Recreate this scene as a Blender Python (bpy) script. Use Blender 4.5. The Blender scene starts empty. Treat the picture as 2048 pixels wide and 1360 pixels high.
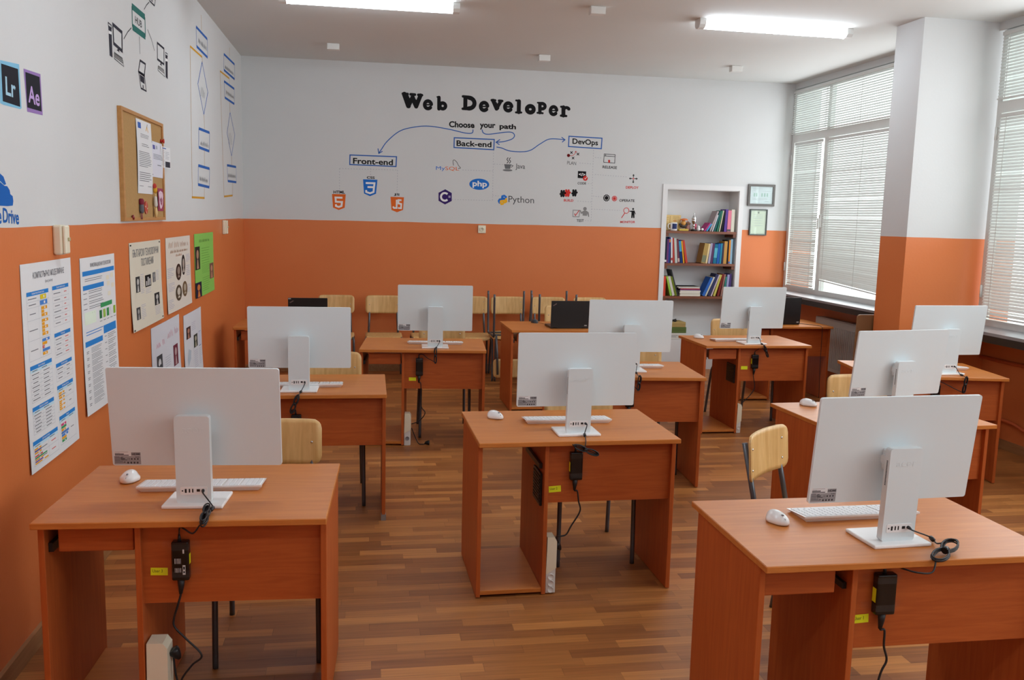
import bpy, bmesh, math, random
from mathutils import Vector, Matrix
from math import sin, cos, pi, radians

S = bpy.context.scene
COL = S.collection
random.seed(7)

# ------------------------------------------------------------------ camera
F_PX, YAW, PITCH, ROLL, CAM_H = 1787.13, 0.1633, 0.1367, -0.0243, 1.7528
cy_, sy_, cp_, sp_, cr_, sr_ = cos(YAW), sin(YAW), cos(PITCH), sin(PITCH), cos(ROLL), sin(ROLL)
x0 = Vector((cy_, -sy_, 0)); fw = Vector((sy_*cp_, cy_*cp_, -sp_)); u0 = Vector((sy_*sp_, cy_*sp_, cp_))
cx = x0*cr_ - u0*sr_; cu = x0*sr_ + u0*cr_
cam_d = bpy.data.cameras.new('camera'); cam = bpy.data.objects.new('camera', cam_d); COL.objects.link(cam)
cam_d.sensor_width = 36.0; cam_d.lens = F_PX/2048*36.0; cam_d.clip_start = 0.05; cam_d.clip_end = 200
M = Matrix((cx, cu, -fw)).transposed().to_4x4(); M.translation = Vector((0, 0, CAM_H)); cam.matrix_world = M
S.camera = cam

# ------------------------------------------------------------------ world, lights, exposure
S.view_settings.view_transform = 'Standard'; S.view_settings.look = 'None'
S.view_settings.gamma = 1.0; S.view_settings.exposure = 0.0
S.view_settings.use_curve_mapping = False
S.cycles.use_denoising = True
S.cycles.max_bounces = 8; S.cycles.diffuse_bounces = 5; S.cycles.glossy_bounces = 3
S.cycles.transparent_max_bounces = 8; S.cycles.caustics_reflective = False; S.cycles.caustics_refractive = False
S.cycles.sample_clamp_indirect = 6.0
W = bpy.data.worlds.new('daylight_sky'); S.world = W; W.use_nodes = True
bg = W.node_tree.nodes['Background']; bg.inputs[0].default_value = (0.95, 0.98, 1.0, 1); bg.inputs[1].default_value = 2.5

def area(name, loc, rot, sx, sy, power, col):
    l = bpy.data.lights.new(name, 'AREA'); l.shape = 'RECTANGLE'; l.size = sx; l.size_y = sy; l.energy = power; l.color = col
    o = bpy.data.objects.new(name, l); COL.objects.link(o); o.location = loc; o.rotation_euler = rot
    return o
DAY = (0.94, 0.97, 1.0)
# daylight entering by each window, pointing into the room (-X)
area('window_daylight', (4.84, 8.50, 2.15), (0, radians(90), 0), 2.25, 2.85, 36, DAY)
area('window_daylight', (4.84, 4.9, 2.45), (0, radians(90), 0), 1.6, 2.7, 38, DAY)
area('window_daylight', (4.84, 1.10, 2.35), (0, radians(90), 0), 1.8, 3.6, 68, DAY)
LAMP_POWER = 31

# ------------------------------------------------------------------ room numbers (metres)
XL, XR, YB, ZC, ZO = -1.3063, 4.9352, 10.0559, 3.3658, 1.669
YF = -1.6            # wall behind the viewer
XW = 5.06            # parapet wall under the windows
PX0, PX1, PY0, PY1 = 4.27, 4.79, 6.607, 6.979

def ray(u, v):
    a = (u-1024)/F_PX; b = (680-v)/F_PX
    return cx*a + cu*b + fw
def back(u, v):      # survey of the back wall: metres along it and up
    d = ray(u, v); t = YB/d.y; return (d.x*t, CAM_H + d.z*t)
def left(u, v):      # survey of the left wall
    d = ray(u, v); t = XL/d.x; return (d.y*t, CAM_H + d.z*t)

# ------------------------------------------------------------------ materials
def lin(c):
    return tuple(((x/255)/12.92 if x/255 <= .04045 else ((x/255+.055)/1.055)**2.4) for x in c)
MATS = {}
def mat(name, rgb=(128, 128, 128), rough=.5, metal=0., spec=.5, emit=0., bump=0., bscale=200., var=0., vscale=8., coat=0.):
    if name in MATS: return MATS[name]
    m = bpy.data.materials.new(name); m.use_nodes = True; nt = m.node_tree; b = nt.nodes['Principled BSDF']
    c = lin(rgb) + (1,)
    b.inputs['Base Color'].default_value = c; b.inputs['Roughness'].default_value = rough
    b.inputs['Metallic'].default_value = metal; b.inputs['Specular IOR Level'].default_value = spec
    b.inputs['Coat Weight'].default_value = coat
    if emit:
        b.inputs['Emission Color'].default_value = c; b.inputs['Emission Strength'].default_value = emit
    tc = None
    if bump or var:
        tc = nt.nodes.new('ShaderNodeTexCoord')
    if var:
        n = nt.nodes.new('ShaderNodeTexNoise'); n.inputs['Scale'].default_value = vscale; n.inputs['Detail'].default_value = 4
        nt.links.new(tc.outputs['Object'], n.inputs['Vector'])
        mx = nt.nodes.new('ShaderNodeMix'); mx.data_type = 'RGBA'
        mx.inputs[6].default_value = tuple(x*(1-var) for x in c[:3]) + (1,)
        mx.inputs[7].default_value = tuple(min(1, x*(1+var)) for x in c[:3]) + (1,)
        nt.links.new(n.outputs['Fac'], mx.inputs[0]); nt.links.new(mx.outputs[2], b.inputs['Base Color'])
    if bump:
        n2 = nt.nodes.new('ShaderNodeTexNoise'); n2.inputs['Scale'].default_value = bscale; n2.inputs['Detail'].default_value = 3
        nt.links.new(tc.outputs['Object'], n2.inputs['Vector'])
        bp = nt.nodes.new('ShaderNodeBump'); bp.inputs['Strength'].default_value = bump; bp.inputs['Distance'].default_value = .002
        nt.links.new(n2.outputs['Fac'], bp.inputs['Height']); nt.links.new(bp.outputs['Normal'], b.inputs['Normal'])
    MATS[name] = m; return m

def wood(name, c1, c2, rough=.4, scale=(1., 1., 1.), dist=3., spec=.5, coat=0.):
    if name in MATS: return MATS[name]
    m = bpy.data.materials.new(name); m.use_nodes = True; nt = m.node_tree; b = nt.nodes['Principled BSDF']
    tc = nt.nodes.new('ShaderNodeTexCoord'); mp = nt.nodes.new('ShaderNodeMapping'); mp.inputs['Scale'].default_value = scale
    oi = nt.nodes.new('ShaderNodeObjectInfo'); ad = nt.nodes.new('ShaderNodeVectorMath'); ad.operation = 'ADD'
    sc = nt.nodes.new('ShaderNodeVectorMath'); sc.operation = 'SCALE'; sc.inputs['Scale'].default_value = 17.
    cb = nt.nodes.new('ShaderNodeCombineXYZ')
    for k in range(3): nt.links.new(oi.outputs['Random'], cb.inputs[k])
    nt.links.new(cb.outputs[0], sc.inputs[0])
    nt.links.new(tc.outputs['Object'], mp.inputs['Vector']); nt.links.new(mp.outputs[0], ad.inputs[0]); nt.links.new(sc.outputs[0], ad.inputs[1])
    n = nt.nodes.new('ShaderNodeTexNoise'); n.inputs['Scale'].default_value = 5.; n.inputs['Detail'].default_value = 7.; n.inputs['Distortion'].default_value = dist*.25
    nt.links.new(ad.outputs[0], n.inputs['Vector'])
    r = nt.nodes.new('ShaderNodeValToRGB'); r.color_ramp.elements[0].position = .32; r.color_ramp.elements[1].position = .68
    r.color_ramp.elements[0].color = lin(c1)+(1,); r.color_ramp.elements[1].color = lin(c2)+(1,)
    nt.links.new(n.outputs['Fac'], r.inputs[0]); nt.links.new(r.outputs[0], b.inputs['Base Color'])
    b.inputs['Roughness'].default_value = rough; b.inputs['Specular IOR Level'].default_value = spec; b.inputs['Coat Weight'].default_value = coat
    MATS[name] = m; return m

def wall_paint():
    m = bpy.data.materials.new('two_tone_wall_paint'); m.use_nodes = True; nt = m.node_tree; b = nt.nodes['Principled BSDF']
    g = nt.nodes.new('ShaderNodeNewGeometry'); sx = nt.nodes.new('ShaderNodeSeparateXYZ'); nt.links.new(g.outputs['Position'], sx.inputs[0])
    n0 = nt.nodes.new('ShaderNodeTexNoise'); n0.inputs['Scale'].default_value = 2.; nt.links.new(g.outputs['Position'], n0.inputs['Vector'])
    wob = nt.nodes.new('ShaderNodeMath'); wob.operation = 'MULTIPLY_ADD'; wob.inputs[1].default_value = .012; nt.links.new(n0.outputs['Fac'], wob.inputs[0]); nt.links.new(sx.outputs['Z'], wob.inputs[2])
    gt = nt.nodes.new('ShaderNodeMath'); gt.operation = 'GREATER_THAN'; gt.inputs[1].default_value = ZO+.006; nt.links.new(wob.outputs[0], gt.inputs[0])
    n = nt.nodes.new('ShaderNodeTexNoise'); n.inputs['Scale'].default_value = 1.3; n.inputs['Detail'].default_value = 5; nt.links.new(g.outputs['Position'], n.inputs['Vector'])
    o1 = nt.nodes.new('ShaderNodeMix'); o1.data_type = 'RGBA'; o1.inputs[6].default_value = lin((208, 114, 60))+(1,); o1.inputs[7].default_value = lin((216, 126, 72))+(1,)
    nt.links.new(n.outputs['Fac'], o1.inputs[0])
    w1 = nt.nodes.new('ShaderNodeMix'); w1.data_type = 'RGBA'; w1.inputs[6].default_value = lin((206, 208, 208))+(1,); w1.inputs[7].default_value = lin((214, 216, 216))+(1,)
    nt.links.new(n.outputs['Fac'], w1.inputs[0])
    mx = nt.nodes.new('ShaderNodeMix'); mx.data_type = 'RGBA'; nt.links.new(gt.outputs[0], mx.inputs[0]); nt.links.new(o1.outputs[2], mx.inputs[6]); nt.links.new(w1.outputs[2], mx.inputs[7])
    nt.links.new(mx.outputs[2], b.inputs['Base Color'])
    ro = nt.nodes.new('ShaderNodeMapRange'); ro.inputs['To Min'].default_value = .38; ro.inputs['To Max'].default_value = .8
    nt.links.new(gt.outputs[0], ro.inputs['Value']); nt.links.new(ro.outputs[0], b.inputs['Roughness'])
    b.inputs['Specular IOR Level'].default_value = .35
    n2 = nt.nodes.new('ShaderNodeTexNoise'); n2.inputs['Scale'].default_value = 60; n2.inputs['Detail'].default_value = 4; nt.links.new(g.outputs['Position'], n2.inputs['Vector'])
    bp = nt.nodes.new('ShaderNodeBump'); bp.inputs['Strength'].default_value = .12; bp.inputs['Distance'].default_value = .004
    nt.links.new(n2.outputs['Fac'], bp.inputs['Height']); nt.links.new(bp.outputs['Normal'], b.inputs['Normal'])
    return m
PAINT = wall_paint()

def floor_mat():
    m = bpy.data.materials.new('strip_laminate'); m.use_nodes = True; nt = m.node_tree; b = nt.nodes['Principled BSDF']
    L = nt.links.new
    def math_(op, a=None, bb=None, c=None):
        n = nt.nodes.new('ShaderNodeMath'); n.operation = op
        for i, q in enumerate((a, bb, c)):
            if q is None: continue
            if isinstance(q, (int, float)): n.inputs[i].default_value = q
            else: L(q, n.inputs[i])
        return n.outputs[0]
    g = nt.nodes.new('ShaderNodeNewGeometry'); sx = nt.nodes.new('ShaderNodeSeparateXYZ'); L(g.outputs['Position'], sx.inputs[0])
    RW, LEN = .066, .40
    yy = math_('DIVIDE', sx.outputs['Y'], RW); row = math_('FLOOR', yy); fy = math_('SUBTRACT', yy, row)
    w1 = nt.nodes.new('ShaderNodeTexWhiteNoise'); w1.noise_dimensions = '1D'; L(row, w1.inputs['W'])
    xx = math_('ADD', math_('DIVIDE', sx.outputs['X'], LEN), math_('MULTIPLY', w1.outputs['Value'], 7.3))
    colm = math_('FLOOR', xx); fx = math_('SUBTRACT', xx, colm)
    cb = nt.nodes.new('ShaderNodeCombineXYZ'); L(row, cb.inputs[0]); L(colm, cb.inputs[1])
    w2 = nt.nodes.new('ShaderNodeTexWhiteNoise'); w2.noise_dimensions = '2D'; L(cb.outputs[0], w2.inputs['Vector'])
    r = nt.nodes.new('ShaderNodeValToRGB'); cr = r.color_ramp
    cr.elements[0].position = 0; cr.elements[0].color = lin((140, 86, 46))+(1,)
    cr.elements[1].position = 1; cr.elements[1].color = lin((190, 126, 68))+(1,)
    e = cr.elements.new(.45); e.color = lin((158, 99, 52))+(1,)
    e = cr.elements.new(.75); e.color = lin((172, 111, 58))+(1,)
    L(w2.outputs['Value'], r.inputs[0])
    # grain along X
    mp = nt.nodes.new('ShaderNodeCombineXYZ'); L(math_('MULTIPLY', sx.outputs['X'], 3.), mp.inputs[0]); L(math_('MULTIPLY', sx.outputs['Y'], 70.), mp.inputs[1]); L(math_('MULTIPLY', w2.outputs['Value'], 50.), mp.inputs[2])
    n = nt.nodes.new('ShaderNodeTexNoise'); n.inputs['Scale'].default_value = 1.; n.inputs['Detail'].default_value = 5; L(mp.outputs[0], n.inputs['Vector'])
    gr = nt.nodes.new('ShaderNodeMapRange'); gr.inputs['From Min'].default_value = .25; gr.inputs['From Max'].default_value = .75; gr.inputs['To Min'].default_value = .76; gr.inputs['To Max'].default_value = 1.16; L(n.outputs['Fac'], gr.inputs['Value'])
    ed = math_('MULTIPLY', math_('GREATER_THAN', fy, .035), math_('GREATER_THAN', fx, .006))
    edm = math_('MULTIPLY_ADD', ed, .28, .72)
    fac = math_('MULTIPLY', gr.outputs[0], edm)
    mx = nt.nodes.new('ShaderNodeVectorMath'); mx.operation = 'SCALE'; L(r.outputs[0], mx.inputs[0]); L(fac, mx.inputs['Scale'])
    L(mx.outputs[0], b.inputs['Base Color']); b.inputs['Roughness'].default_value = .4; b.inputs['Specular IOR Level'].default_value = .3
    return m

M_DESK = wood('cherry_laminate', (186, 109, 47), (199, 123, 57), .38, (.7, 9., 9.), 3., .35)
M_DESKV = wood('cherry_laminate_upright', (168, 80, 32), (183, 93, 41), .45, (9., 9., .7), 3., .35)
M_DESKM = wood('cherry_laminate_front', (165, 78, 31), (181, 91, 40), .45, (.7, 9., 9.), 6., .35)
M_EDGE = mat('cherry_edge_band', (180, 92, 41), .45)
M_PLY = wood('beech_plywood', (204, 160, 98), (224, 184, 124), .38, (8., 8., .8), 2.)
M_STEEL = mat('dark_grey_steel_tube', (92, 95, 100), .35, .5)
M_RIVET = mat('bright_rivet_steel', (200, 200, 200), .25, 1.)
M_WHITE = mat('white_computer_plastic', (218, 227, 230), .42, spec=.4)
M_WHITEG = mat('white_glossy_plastic', (238, 238, 238), .22)
M_KEY = mat('white_key_plastic', (228, 229, 231), .5)
M_BLACK = mat('black_plastic', (20, 20, 22), .4)
M_BLACKG = mat('black_glossy_plastic', (14, 14, 15), .18)
M_CABLE = mat('black_cable_rubber', (22, 23, 26), .5)
M_SCREEN = mat('black_screen_glass', (8, 8, 10), .08)
M_GREYW = mat('grey_scroll_rubber', (138, 138, 142), .6)
M_CREAM = mat('cream_socket_plastic', (232, 226, 202), .4)
M_SOCKW = mat('white_socket_plastic', (222, 222, 218), .4)
M_SLAT = None
M_UPVC = mat('white_window_frame', (224, 226, 224), .35)
M_CEIL = mat('ceiling_white_paint', (216, 219, 217), .85, var=.03, vscale=1.5)
M_SILLT = mat('grey_marble_sill', (138, 140, 144), .3, var=.15, vscale=12)
M_SILLB = mat('black_sill_front', (22, 22, 24), .4)
M_ORANGE = mat('orange_oil_paint', (206, 102, 56), .4)
M_PAPER = mat('white_paper', (226, 228, 230), .7)
M_YEL = mat('yellow_sticky_paper', (226, 232, 20), .6)
M_BASEB = wood('brown_baseboard', (146, 102, 62), (164, 120, 78), .5, (9., .7, 9.), 2.)
M_SHELF = wood('brown_shelf_board', (108, 58, 34), (128, 72, 42), .45, (.7, 9., 9.), 2.)
M_NICHE = mat('white_niche_paint', (222, 222, 222), .7)
M_TUBE = mat('lamp_diffuser', (236, 246, 255), .4, emit=LAMP_POWER)
M_GALV = mat('grey_metal', (150, 152, 154), .4, .5)
M_RAD = mat('white_radiator_enamel', (216, 212, 204), .4)
M_PRINT = mat('dark_print', (58, 60, 64), .7)
M_LABEL = mat('grey_label_print', (158, 158, 162), .6)

def slat_material():
    m = bpy.data.materials.new('white_blind_slat'); m.use_nodes = True; nt = m.node_tree
    b = nt.nodes['Principled BSDF']; b.inputs['Base Color'].default_value = lin((222, 224, 222))+(1,); b.inputs['Roughness'].default_value = .45
    t = nt.nodes.new('ShaderNodeBsdfTranslucent'); t.inputs[0].default_value = lin((226, 232, 228))+(1,)
    mx = nt.nodes.new('ShaderNodeMixShader'); mx.inputs[0].default_value = .07
    nt.links.new(b.outputs[0], mx.inputs[1]); nt.links.new(t.outputs[0], mx.inputs[2])
    nt.links.new(mx.outputs[0], nt.nodes['Material Output'].inputs['Surface'])
    return m
M_SLAT = slat_material()
def glass_material():
    m = bpy.data.materials.new('window_glass'); m.use_nodes = True; nt = m.node_tree
    t = nt.nodes.new('ShaderNodeBsdfTransparent'); t.inputs[0].default_value = (.95, .98, .96, 1)
    g = nt.nodes.new('ShaderNodeBsdfGlossy'); g.inputs['Roughness'].default_value = .02
    mx = nt.nodes.new('ShaderNodeMixShader'); mx.inputs[0].default_value = .05
    nt.links.new(t.outputs[0], mx.inputs[1]); nt.links.new(g.outputs[0], mx.inputs[2])
    nt.links.new(mx.outputs[0], nt.nodes['Material Output'].inputs['Surface'])
    return m
M_GLASS = glass_material()
def paint(rgb): return mat('paint_%d_%d_%d' % rgb, rgb, .75, spec=.12)

# ------------------------------------------------------------------ mesh builder
class MB:
    def __init__(s): s.v = []; s.f = []; s.m = []; s.sm = []
    def add(s, vs, fs, mi=0, smooth=False, T=None):
        o = len(s.v)
        s.v += [tuple(T @ Vector(p)) if T else tuple(p) for p in vs]
        for f in fs:
            s.f.append([i+o for i in f]); s.m.append(mi); s.sm.append(smooth)
        return s
    def box(s, a, b, mi=0, T=None):
        x0, y0, z0 = a; x1, y1, z1 = b
        vs = [(x0,y0,z0),(x1,y0,z0),(x1,y1,z0),(x0,y1,z0),(x0,y0,z1),(x1,y0,z1),(x1,y1,z1),(x0,y1,z1)]
        return s.add(vs, [(3,2,1,0),(4,5,6,7),(0,1,5,4),(1,2,6,5),(2,3,7,6),(3,0,4,7)], mi, False, T)
    def rbox(s, a, b, r, seg=2, mi=0, T=None, axes='all'):
        bm = bmesh.new(); bmesh.ops.create_cube(bm, size=1.)
        c = [(a[i]+b[i])/2 for i in range(3)]; d = [b[i]-a[i] for i in range(3)]
        for v in bm.verts: v.co = Vector((c[0]+v.co.x*d[0], c[1]+v.co.y*d[1], c[2]+v.co.z*d[2]))
        es = list(bm.edges)
        if axes != 'all':
            k = 'xyz'.index(axes)
            es = [e for e in es if abs((e.verts[0].co-e.verts[1].co)[k]) > 1e-7]
        r = min(r, min(d)*.49) if axes == 'all' else r
        bmesh.ops.bevel(bm, geom=es, offset=r, segments=seg, affect='EDGES', profile=.5)
        bm.verts.index_update()
        s.add([v.co[:] for v in bm.verts], [[v.index for v in f.verts] for f in bm.faces], mi, False, T); bm.free(); return s
    def tube(s, pts, r, seg=8, mi=0, closed=False, T=None, caps=True):
        P = [Vector(p) for p in pts]; n = len(P); vs = []; fs = []
        prev = None
        for i in range(n):
            if closed: t = P[(i+1) % n]-P[i-1]
            else: t = P[min(i+1, n-1)]-P[max(i-1, 0)]
            if t.length < 1e-9: t = Vector((0, 0, 1))
            t.normalize()
            if prev is None:
                a = t.orthogonal().normalized()
            else:
                a = prev - t*prev.dot(t)
                a = a.normalized() if a.length > 1e-6 else t.orthogonal().normalized()
            prev = a; b = t.cross(a); rr = r[i] if isinstance(r, (list, tuple)) else r
            for k in range(seg):
                an = 2*pi*k/seg; vs.append(P[i]+a*cos(an)*rr+b*sin(an)*rr)
        for i in range(n if closed else n-1):
            j = (i+1) % n
            for k in range(seg):
                k2 = (k+1) % seg; fs.append((i*seg+k, i*seg+k2, j*seg+k2, j*seg+k))
        s.add(vs, fs, mi, True, T)
        if caps and not closed:
            o = len(s.v)-len(vs)
            s.f.append([o+k for k in range(seg)][::-1]); s.m.append(mi); s.sm.append(False)
            s.f.append([o+(n-1)*seg+k for k in range(seg)]); s.m.append(mi); s.sm.append(False)
        return s
    def cyl(s, p0, p1, r, seg=16, mi=0, T=None): return s.tube([p0, p1], r, seg, mi, False, T)
    def lathe(s, prof, seg=20, mi=0, T=None):
        vs = []; fs = []; n = len(prof)
        for r, z in prof:
            for k in range(seg): vs.append((max(r, 1e-5)*cos(2*pi*k/seg), max(r, 1e-5)*sin(2*pi*k/seg), z))
        for i in range(n-1):
            for k in range(seg):
                k2 = (k+1) % seg; fs.append((i*seg+k, i*seg+k2, (i+1)*seg+k2, (i+1)*seg+k))
        return s.add(vs, fs, mi, True, T)
    def prism(s, poly, z0, z1, mi=0, T=None, smooth=False):
        n = len(poly); vs = [(x, y, z0) for x, y in poly]+[(x, y, z1) for x, y in poly]
        fs = [tuple(range(n))[::-1], tuple(range(n, 2*n))]
        s.add(vs, fs, mi, False, T)
        o = len(s.v)-2*n
        for i in range(n):
            j = (i+1) % n; s.f.append([o+i, o+j, o+n+j, o+n+i]); s.m.append(mi); s.sm.append(smooth)
        return s
    def build(s, name, mats, parent=None, loc=None):
        me = bpy.data.meshes.new(name); me.from_pydata(s.v, [], s.f)
        for m in (mats if isinstance(mats, (list, tuple)) else [mats]): me.materials.append(m)
        for i, p in enumerate(me.polygons): p.material_index = s.m[i]; p.use_smooth = s.sm[i]
        me.update()
        o = bpy.data.objects.new(name, me); COL.objects.link(o)
        if parent: o.parent = parent
        if loc: o.location = loc
        return o
def TR(x=0, y=0, z=0, rx=0, ry=0, rz=0):
    return Matrix.Translation((x, y, z)) @ Matrix.Rotation(rz, 4, 'Z') @ Matrix.Rotation(ry, 4, 'Y') @ Matrix.Rotation(rx, 4, 'X')
def spline(pts, n=6, closed=False):
    P = [Vector(p) for p in pts]; out = []; N = len(P)
    rng = range(N if closed else N-1)
    for i in rng:
        p0 = P[(i-1) % N] if (closed or i > 0) else P[0]; p1 = P[i]; p2 = P[(i+1) % N]; p3 = P[(i+2) % N] if (closed or i+2 < N) else P[-1]
        for k in range(n):
            t = k/n; out.append(.5*((2*p1)+(p2-p0)*t+(2*p0-5*p1+4*p2-p3)*t*t+(3*p1-p0-3*p2+p3)*t**3))
    if not closed: out.append(P[-1])
    return out
def tag(o, label, cat, group=None):
    o['label'] = label; o['category'] = cat
    if group: o['group'] = group
    return o
def thing(name, label, cat, loc=(0, 0, 0), rz=0, group=None):
    o = bpy.data.objects.new(name, None); COL.objects.link(o); o.location = loc; o.rotation_euler = (0, 0, rz); o.empty_display_size = .1
    return tag(o, label, cat, group)
def struct(o): o['kind'] = 'structure'; return o
def copy_tree(o, parent=None):
    c = o.copy(); COL.objects.link(c)
    if parent: c.parent = parent
    for ch in list(o.children): copy_tree(ch, c)
    return c

# ------------------------------------------------------------------ flat drawing (paint and print on walls, sheets, labels)
_txt = {}
def text_geo(s, bold=0.):
    k = (s, bold)
    if k in _txt: return _txt[k]
    cu_ = bpy.data.curves.new('t', 'FONT'); cu_.body = s; cu_.size = 1.; cu_.offset = bold; cu_.resolution_u = 3
    ob = bpy.data.objects.new('t', cu_); COL.objects.link(ob)
    dg = bpy.context.evaluated_depsgraph_get(); me = bpy.data.meshes.new_from_object(ob.evaluated_get(dg))
    vs = [v.co.copy() for v in me.vertices]; fs = [list(p.vertices) for p in me.polygons]
    bpy.data.objects.remove(ob); bpy.data.curves.remove(cu_); bpy.data.meshes.remove(me)
    if not vs: vs = [Vector((0, 0, 0)), Vector((1, 0, 0)), Vector((1, 1, 0))]; fs = [[0, 1, 2]]
    xs = [v.x for v in vs]; ys = [v.y for v in vs]
    _txt[k] = (vs, fs, min(xs), max(xs), min(ys), max(ys)); return _txt[k]

class Draw:
    """2-D drawing laid on a plane: map3(a, b, lift) gives the place in space; raised by a paint's or print's thickness."""
    def __init__(s, map3): s.mb = MB(); s.map = map3; s.mats = []; s.lift = .0006; s.sub = 0
    def mi(s, m):
        if m not in s.mats: s.mats.append(m)
        return s.mats.index(m)
    def poly(s, pts, m, lift=None):
        l = s.lift if lift is None else lift
        area2 = sum(pts[i][0]*pts[(i+1) % len(pts)][1]-pts[(i+1) % len(pts)][0]*pts[i][1] for i in range(len(pts)))
        if area2 < 0: pts = pts[::-1]
        s.mb.add([s.map(a, b, l) for a, b in pts], [tuple(range(len(pts)))], s.mi(m)); return s
    def rect(s, a0, b0, a1, b1, m, lift=None):
        n = max(1, int(abs(a1-a0)/s.sub)+1) if s.sub else 1
        for i in range(n): p, q = a0+(a1-a0)*i/n, a0+(a1-a0)*(i+1)/n; s.poly([(p, b0), (q, b0), (q, b1), (p, b1)], m, lift)
        return s
    def disc(s, a, b, r, m, lift=None, rb=None, seg=28):
        rb = rb or r
        return s.poly([(a+r*cos(2*pi*k/seg), b+rb*sin(2*pi*k/seg)) for k in range(seg)], m, lift)
    def line(s, pts, w, m, lift=None, closed=False, dash=None):
        l = s.lift if lift is None else lift; mi = s.mi(m)
        P = [Vector((p[0], p[1])) for p in pts]
        if s.sub and len(P) == 2:
            n = int((P[1]-P[0]).length/s.sub)+1; P = [P[0].lerp(P[1], i/n) for i in range(n+1)]
        if dash:
            on, off = dash; Q = []
            for i in range(len(P)-1):
                d = P[i+1]-P[i]; L = d.length; t = 0
                while t < L:
                    e = min(t+on, L); a = P[i]+d*(t/L); b = P[i]+d*(e/L); s.line([a, b], w, m, l); t += on+off
            return s
        n = len(P); vs = []; fs = []
        for i in range(n):
            if closed: t1 = (P[i]-P[i-1]); t2 = (P[(i+1) % n]-P[i])
            else:
                t1 = P[i]-P[i-1] if i > 0 else P[1]-P[0]; t2 = P[i+1]-P[i] if i < n-1 else P[-1]-P[-2]
            t1 = t1.normalized() if t1.length > 1e-9 else Vector((1, 0)); t2 = t2.normalized() if t2.length > 1e-9 else t1
            n1 = Vector((-t1.y, t1.x)); n2 = Vector((-t2.y, t2.x)); nn = (n1+n2)
            nn = nn.normalized() if nn.length > 1e-6 else n1
            k = min(1.6, 1/max(.3, nn.dot(n1)))
            vs.append(s.map(*(P[i]+nn*w/2*k), l)); vs.append(s.map(*(P[i]-nn*w/2*k), l))
        for i in range(n if closed else n-1):
            j = (i+1) % n; fs.append((2*i+1, 2*j+1, 2*j, 2*i))
        s.mb.add(vs, fs, mi); return s
    def stroke(s, pts, w, m, lift=None, closed=False):
        """thick brush stroke with round ends, each dab a hair above the last so none coincide"""
        l = s.lift if lift is None else lift; n = len(pts)
        for i in range(n if closed else n-1):
            s.line([pts[i], pts[(i+1) % n]], w, m, l); l += 1e-5
            s.disc(pts[i][0], pts[i][1], w/2, m, l, seg=16); l += 1e-5
        s.disc(pts[-1][0], pts[-1][1], w/2, m, l, seg=16)
        return s
    def text(s, t, o, u, v, m, bold=0., lift=None, full=True):
        """text stretched to the frame: origin o, width vector u, height vector v"""
        l = s.lift if lift is None else lift
        vs, fs, xa, xb, ya, yb = text_geo(t, bold)
        sx, sy = max(1e-6, xb-xa), max(1e-6, yb-ya)
        pts = []
        for q in vs:
            a, b = (q.x-xa)/sx, (q.y-ya)/sy
            pts.append(s.map(o[0]+u[0]*a+v[0]*b, o[1]+u[1]*a+v[1]*b, l))
        s.mb.add(pts, fs, s.mi(m)); return s
    def textc(s, t, a, b, h, m, bold=0., lift=None, maxw=None, align='C'):
        vs, fs, xa, xb, ya, yb = text_geo(t, bold)
        sc = h/.72; w = (xb-xa)*sc; kx = 1.
        if maxw and w > maxw: kx = maxw/w; w = maxw
        a0 = a-w/2 if align == 'C' else a
        l = s.lift if lift is None else lift
        s.mb.add([s.map(a0+(q.x-xa)*sc*kx, b+q.y*sc, l) for q in vs], fs, s.mi(m)); return s
    def scribble(s, a0, a1, b, h, m, w=None, seed=1, slope=0.):
        """a line of unreadable handwriting"""
        rng = random.Random(seed); a = a0; k = 0; word = []; w = w or h*.12
        while a < a1:
            word.append((a, b+slope*(a-a0)+(h if k % 2 else 0)*rng.uniform(.55, 1.))); a += h*rng.uniform(.18, .34); k += 1
            if len(word) > rng.randint(6, 12):
                s.line(word, w, m); word = []; a += h*.45
        if len(word) > 2: s.line(word, w, m)
        return s
    def build(s, name, parent=None): return s.mb.build(name, s.mats, parent)
def map_back(a, b, l): return (a, YB-l, b)
def map_left(a, b, l): return (XL+l, a, b)

# ================================================================== STRUCTURE
def slab(name, a, b, m):
    return struct(MB().box(a, b).build(name, m))
slab('floor', (XL-.2, YF-.2, -.1), (XW+.2, YB+.5, 0), floor_mat())
slab('ceiling', (XL-.2, YF-.2, ZC), (XW+.2, YB+.5, ZC+.15), M_CEIL)
WALL_L = slab('wall_left', (XL-.2, YF-.2, 0), (XL, YB+.5, ZC), PAINT)
slab('wall_front', (XL, YF-.2, 0), (XW+.2, YF, ZC), mat('white_wall_paint', (212, 214, 216), .8))
NX0, NX1, NZ1 = 3.435, 4.315, 2.118        # niche opening
w = MB()
w.box((XL, YB, 0), (NX0, YB+.45, ZC)); w.box((NX1, YB, 0), (XR+.075, YB+.45, ZC)); w.box((NX0, YB, NZ1), (NX1, YB+.45, ZC))
WALL_B = struct(w.build('wall_back', PAINT))
n = MB(); ND = .27
n.box((NX0-.001, YB+ND, 0), (NX1+.001, YB+ND+.02, NZ1), 0)
n.box((NX0, YB, 0), (NX0+.006, YB+ND, NZ1)); n.box((NX1-.006, YB, 0), (NX1, YB+ND, NZ1)); n.box((NX0, YB, NZ1-.006), (NX1, YB+ND, NZ1))
n.box((NX0, YB+.01, .0), (NX1, YB+ND, .36))
nb = n.build('niche_lining', M_NICHE, WALL_B)
t = MB(); FWD = .055
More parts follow.
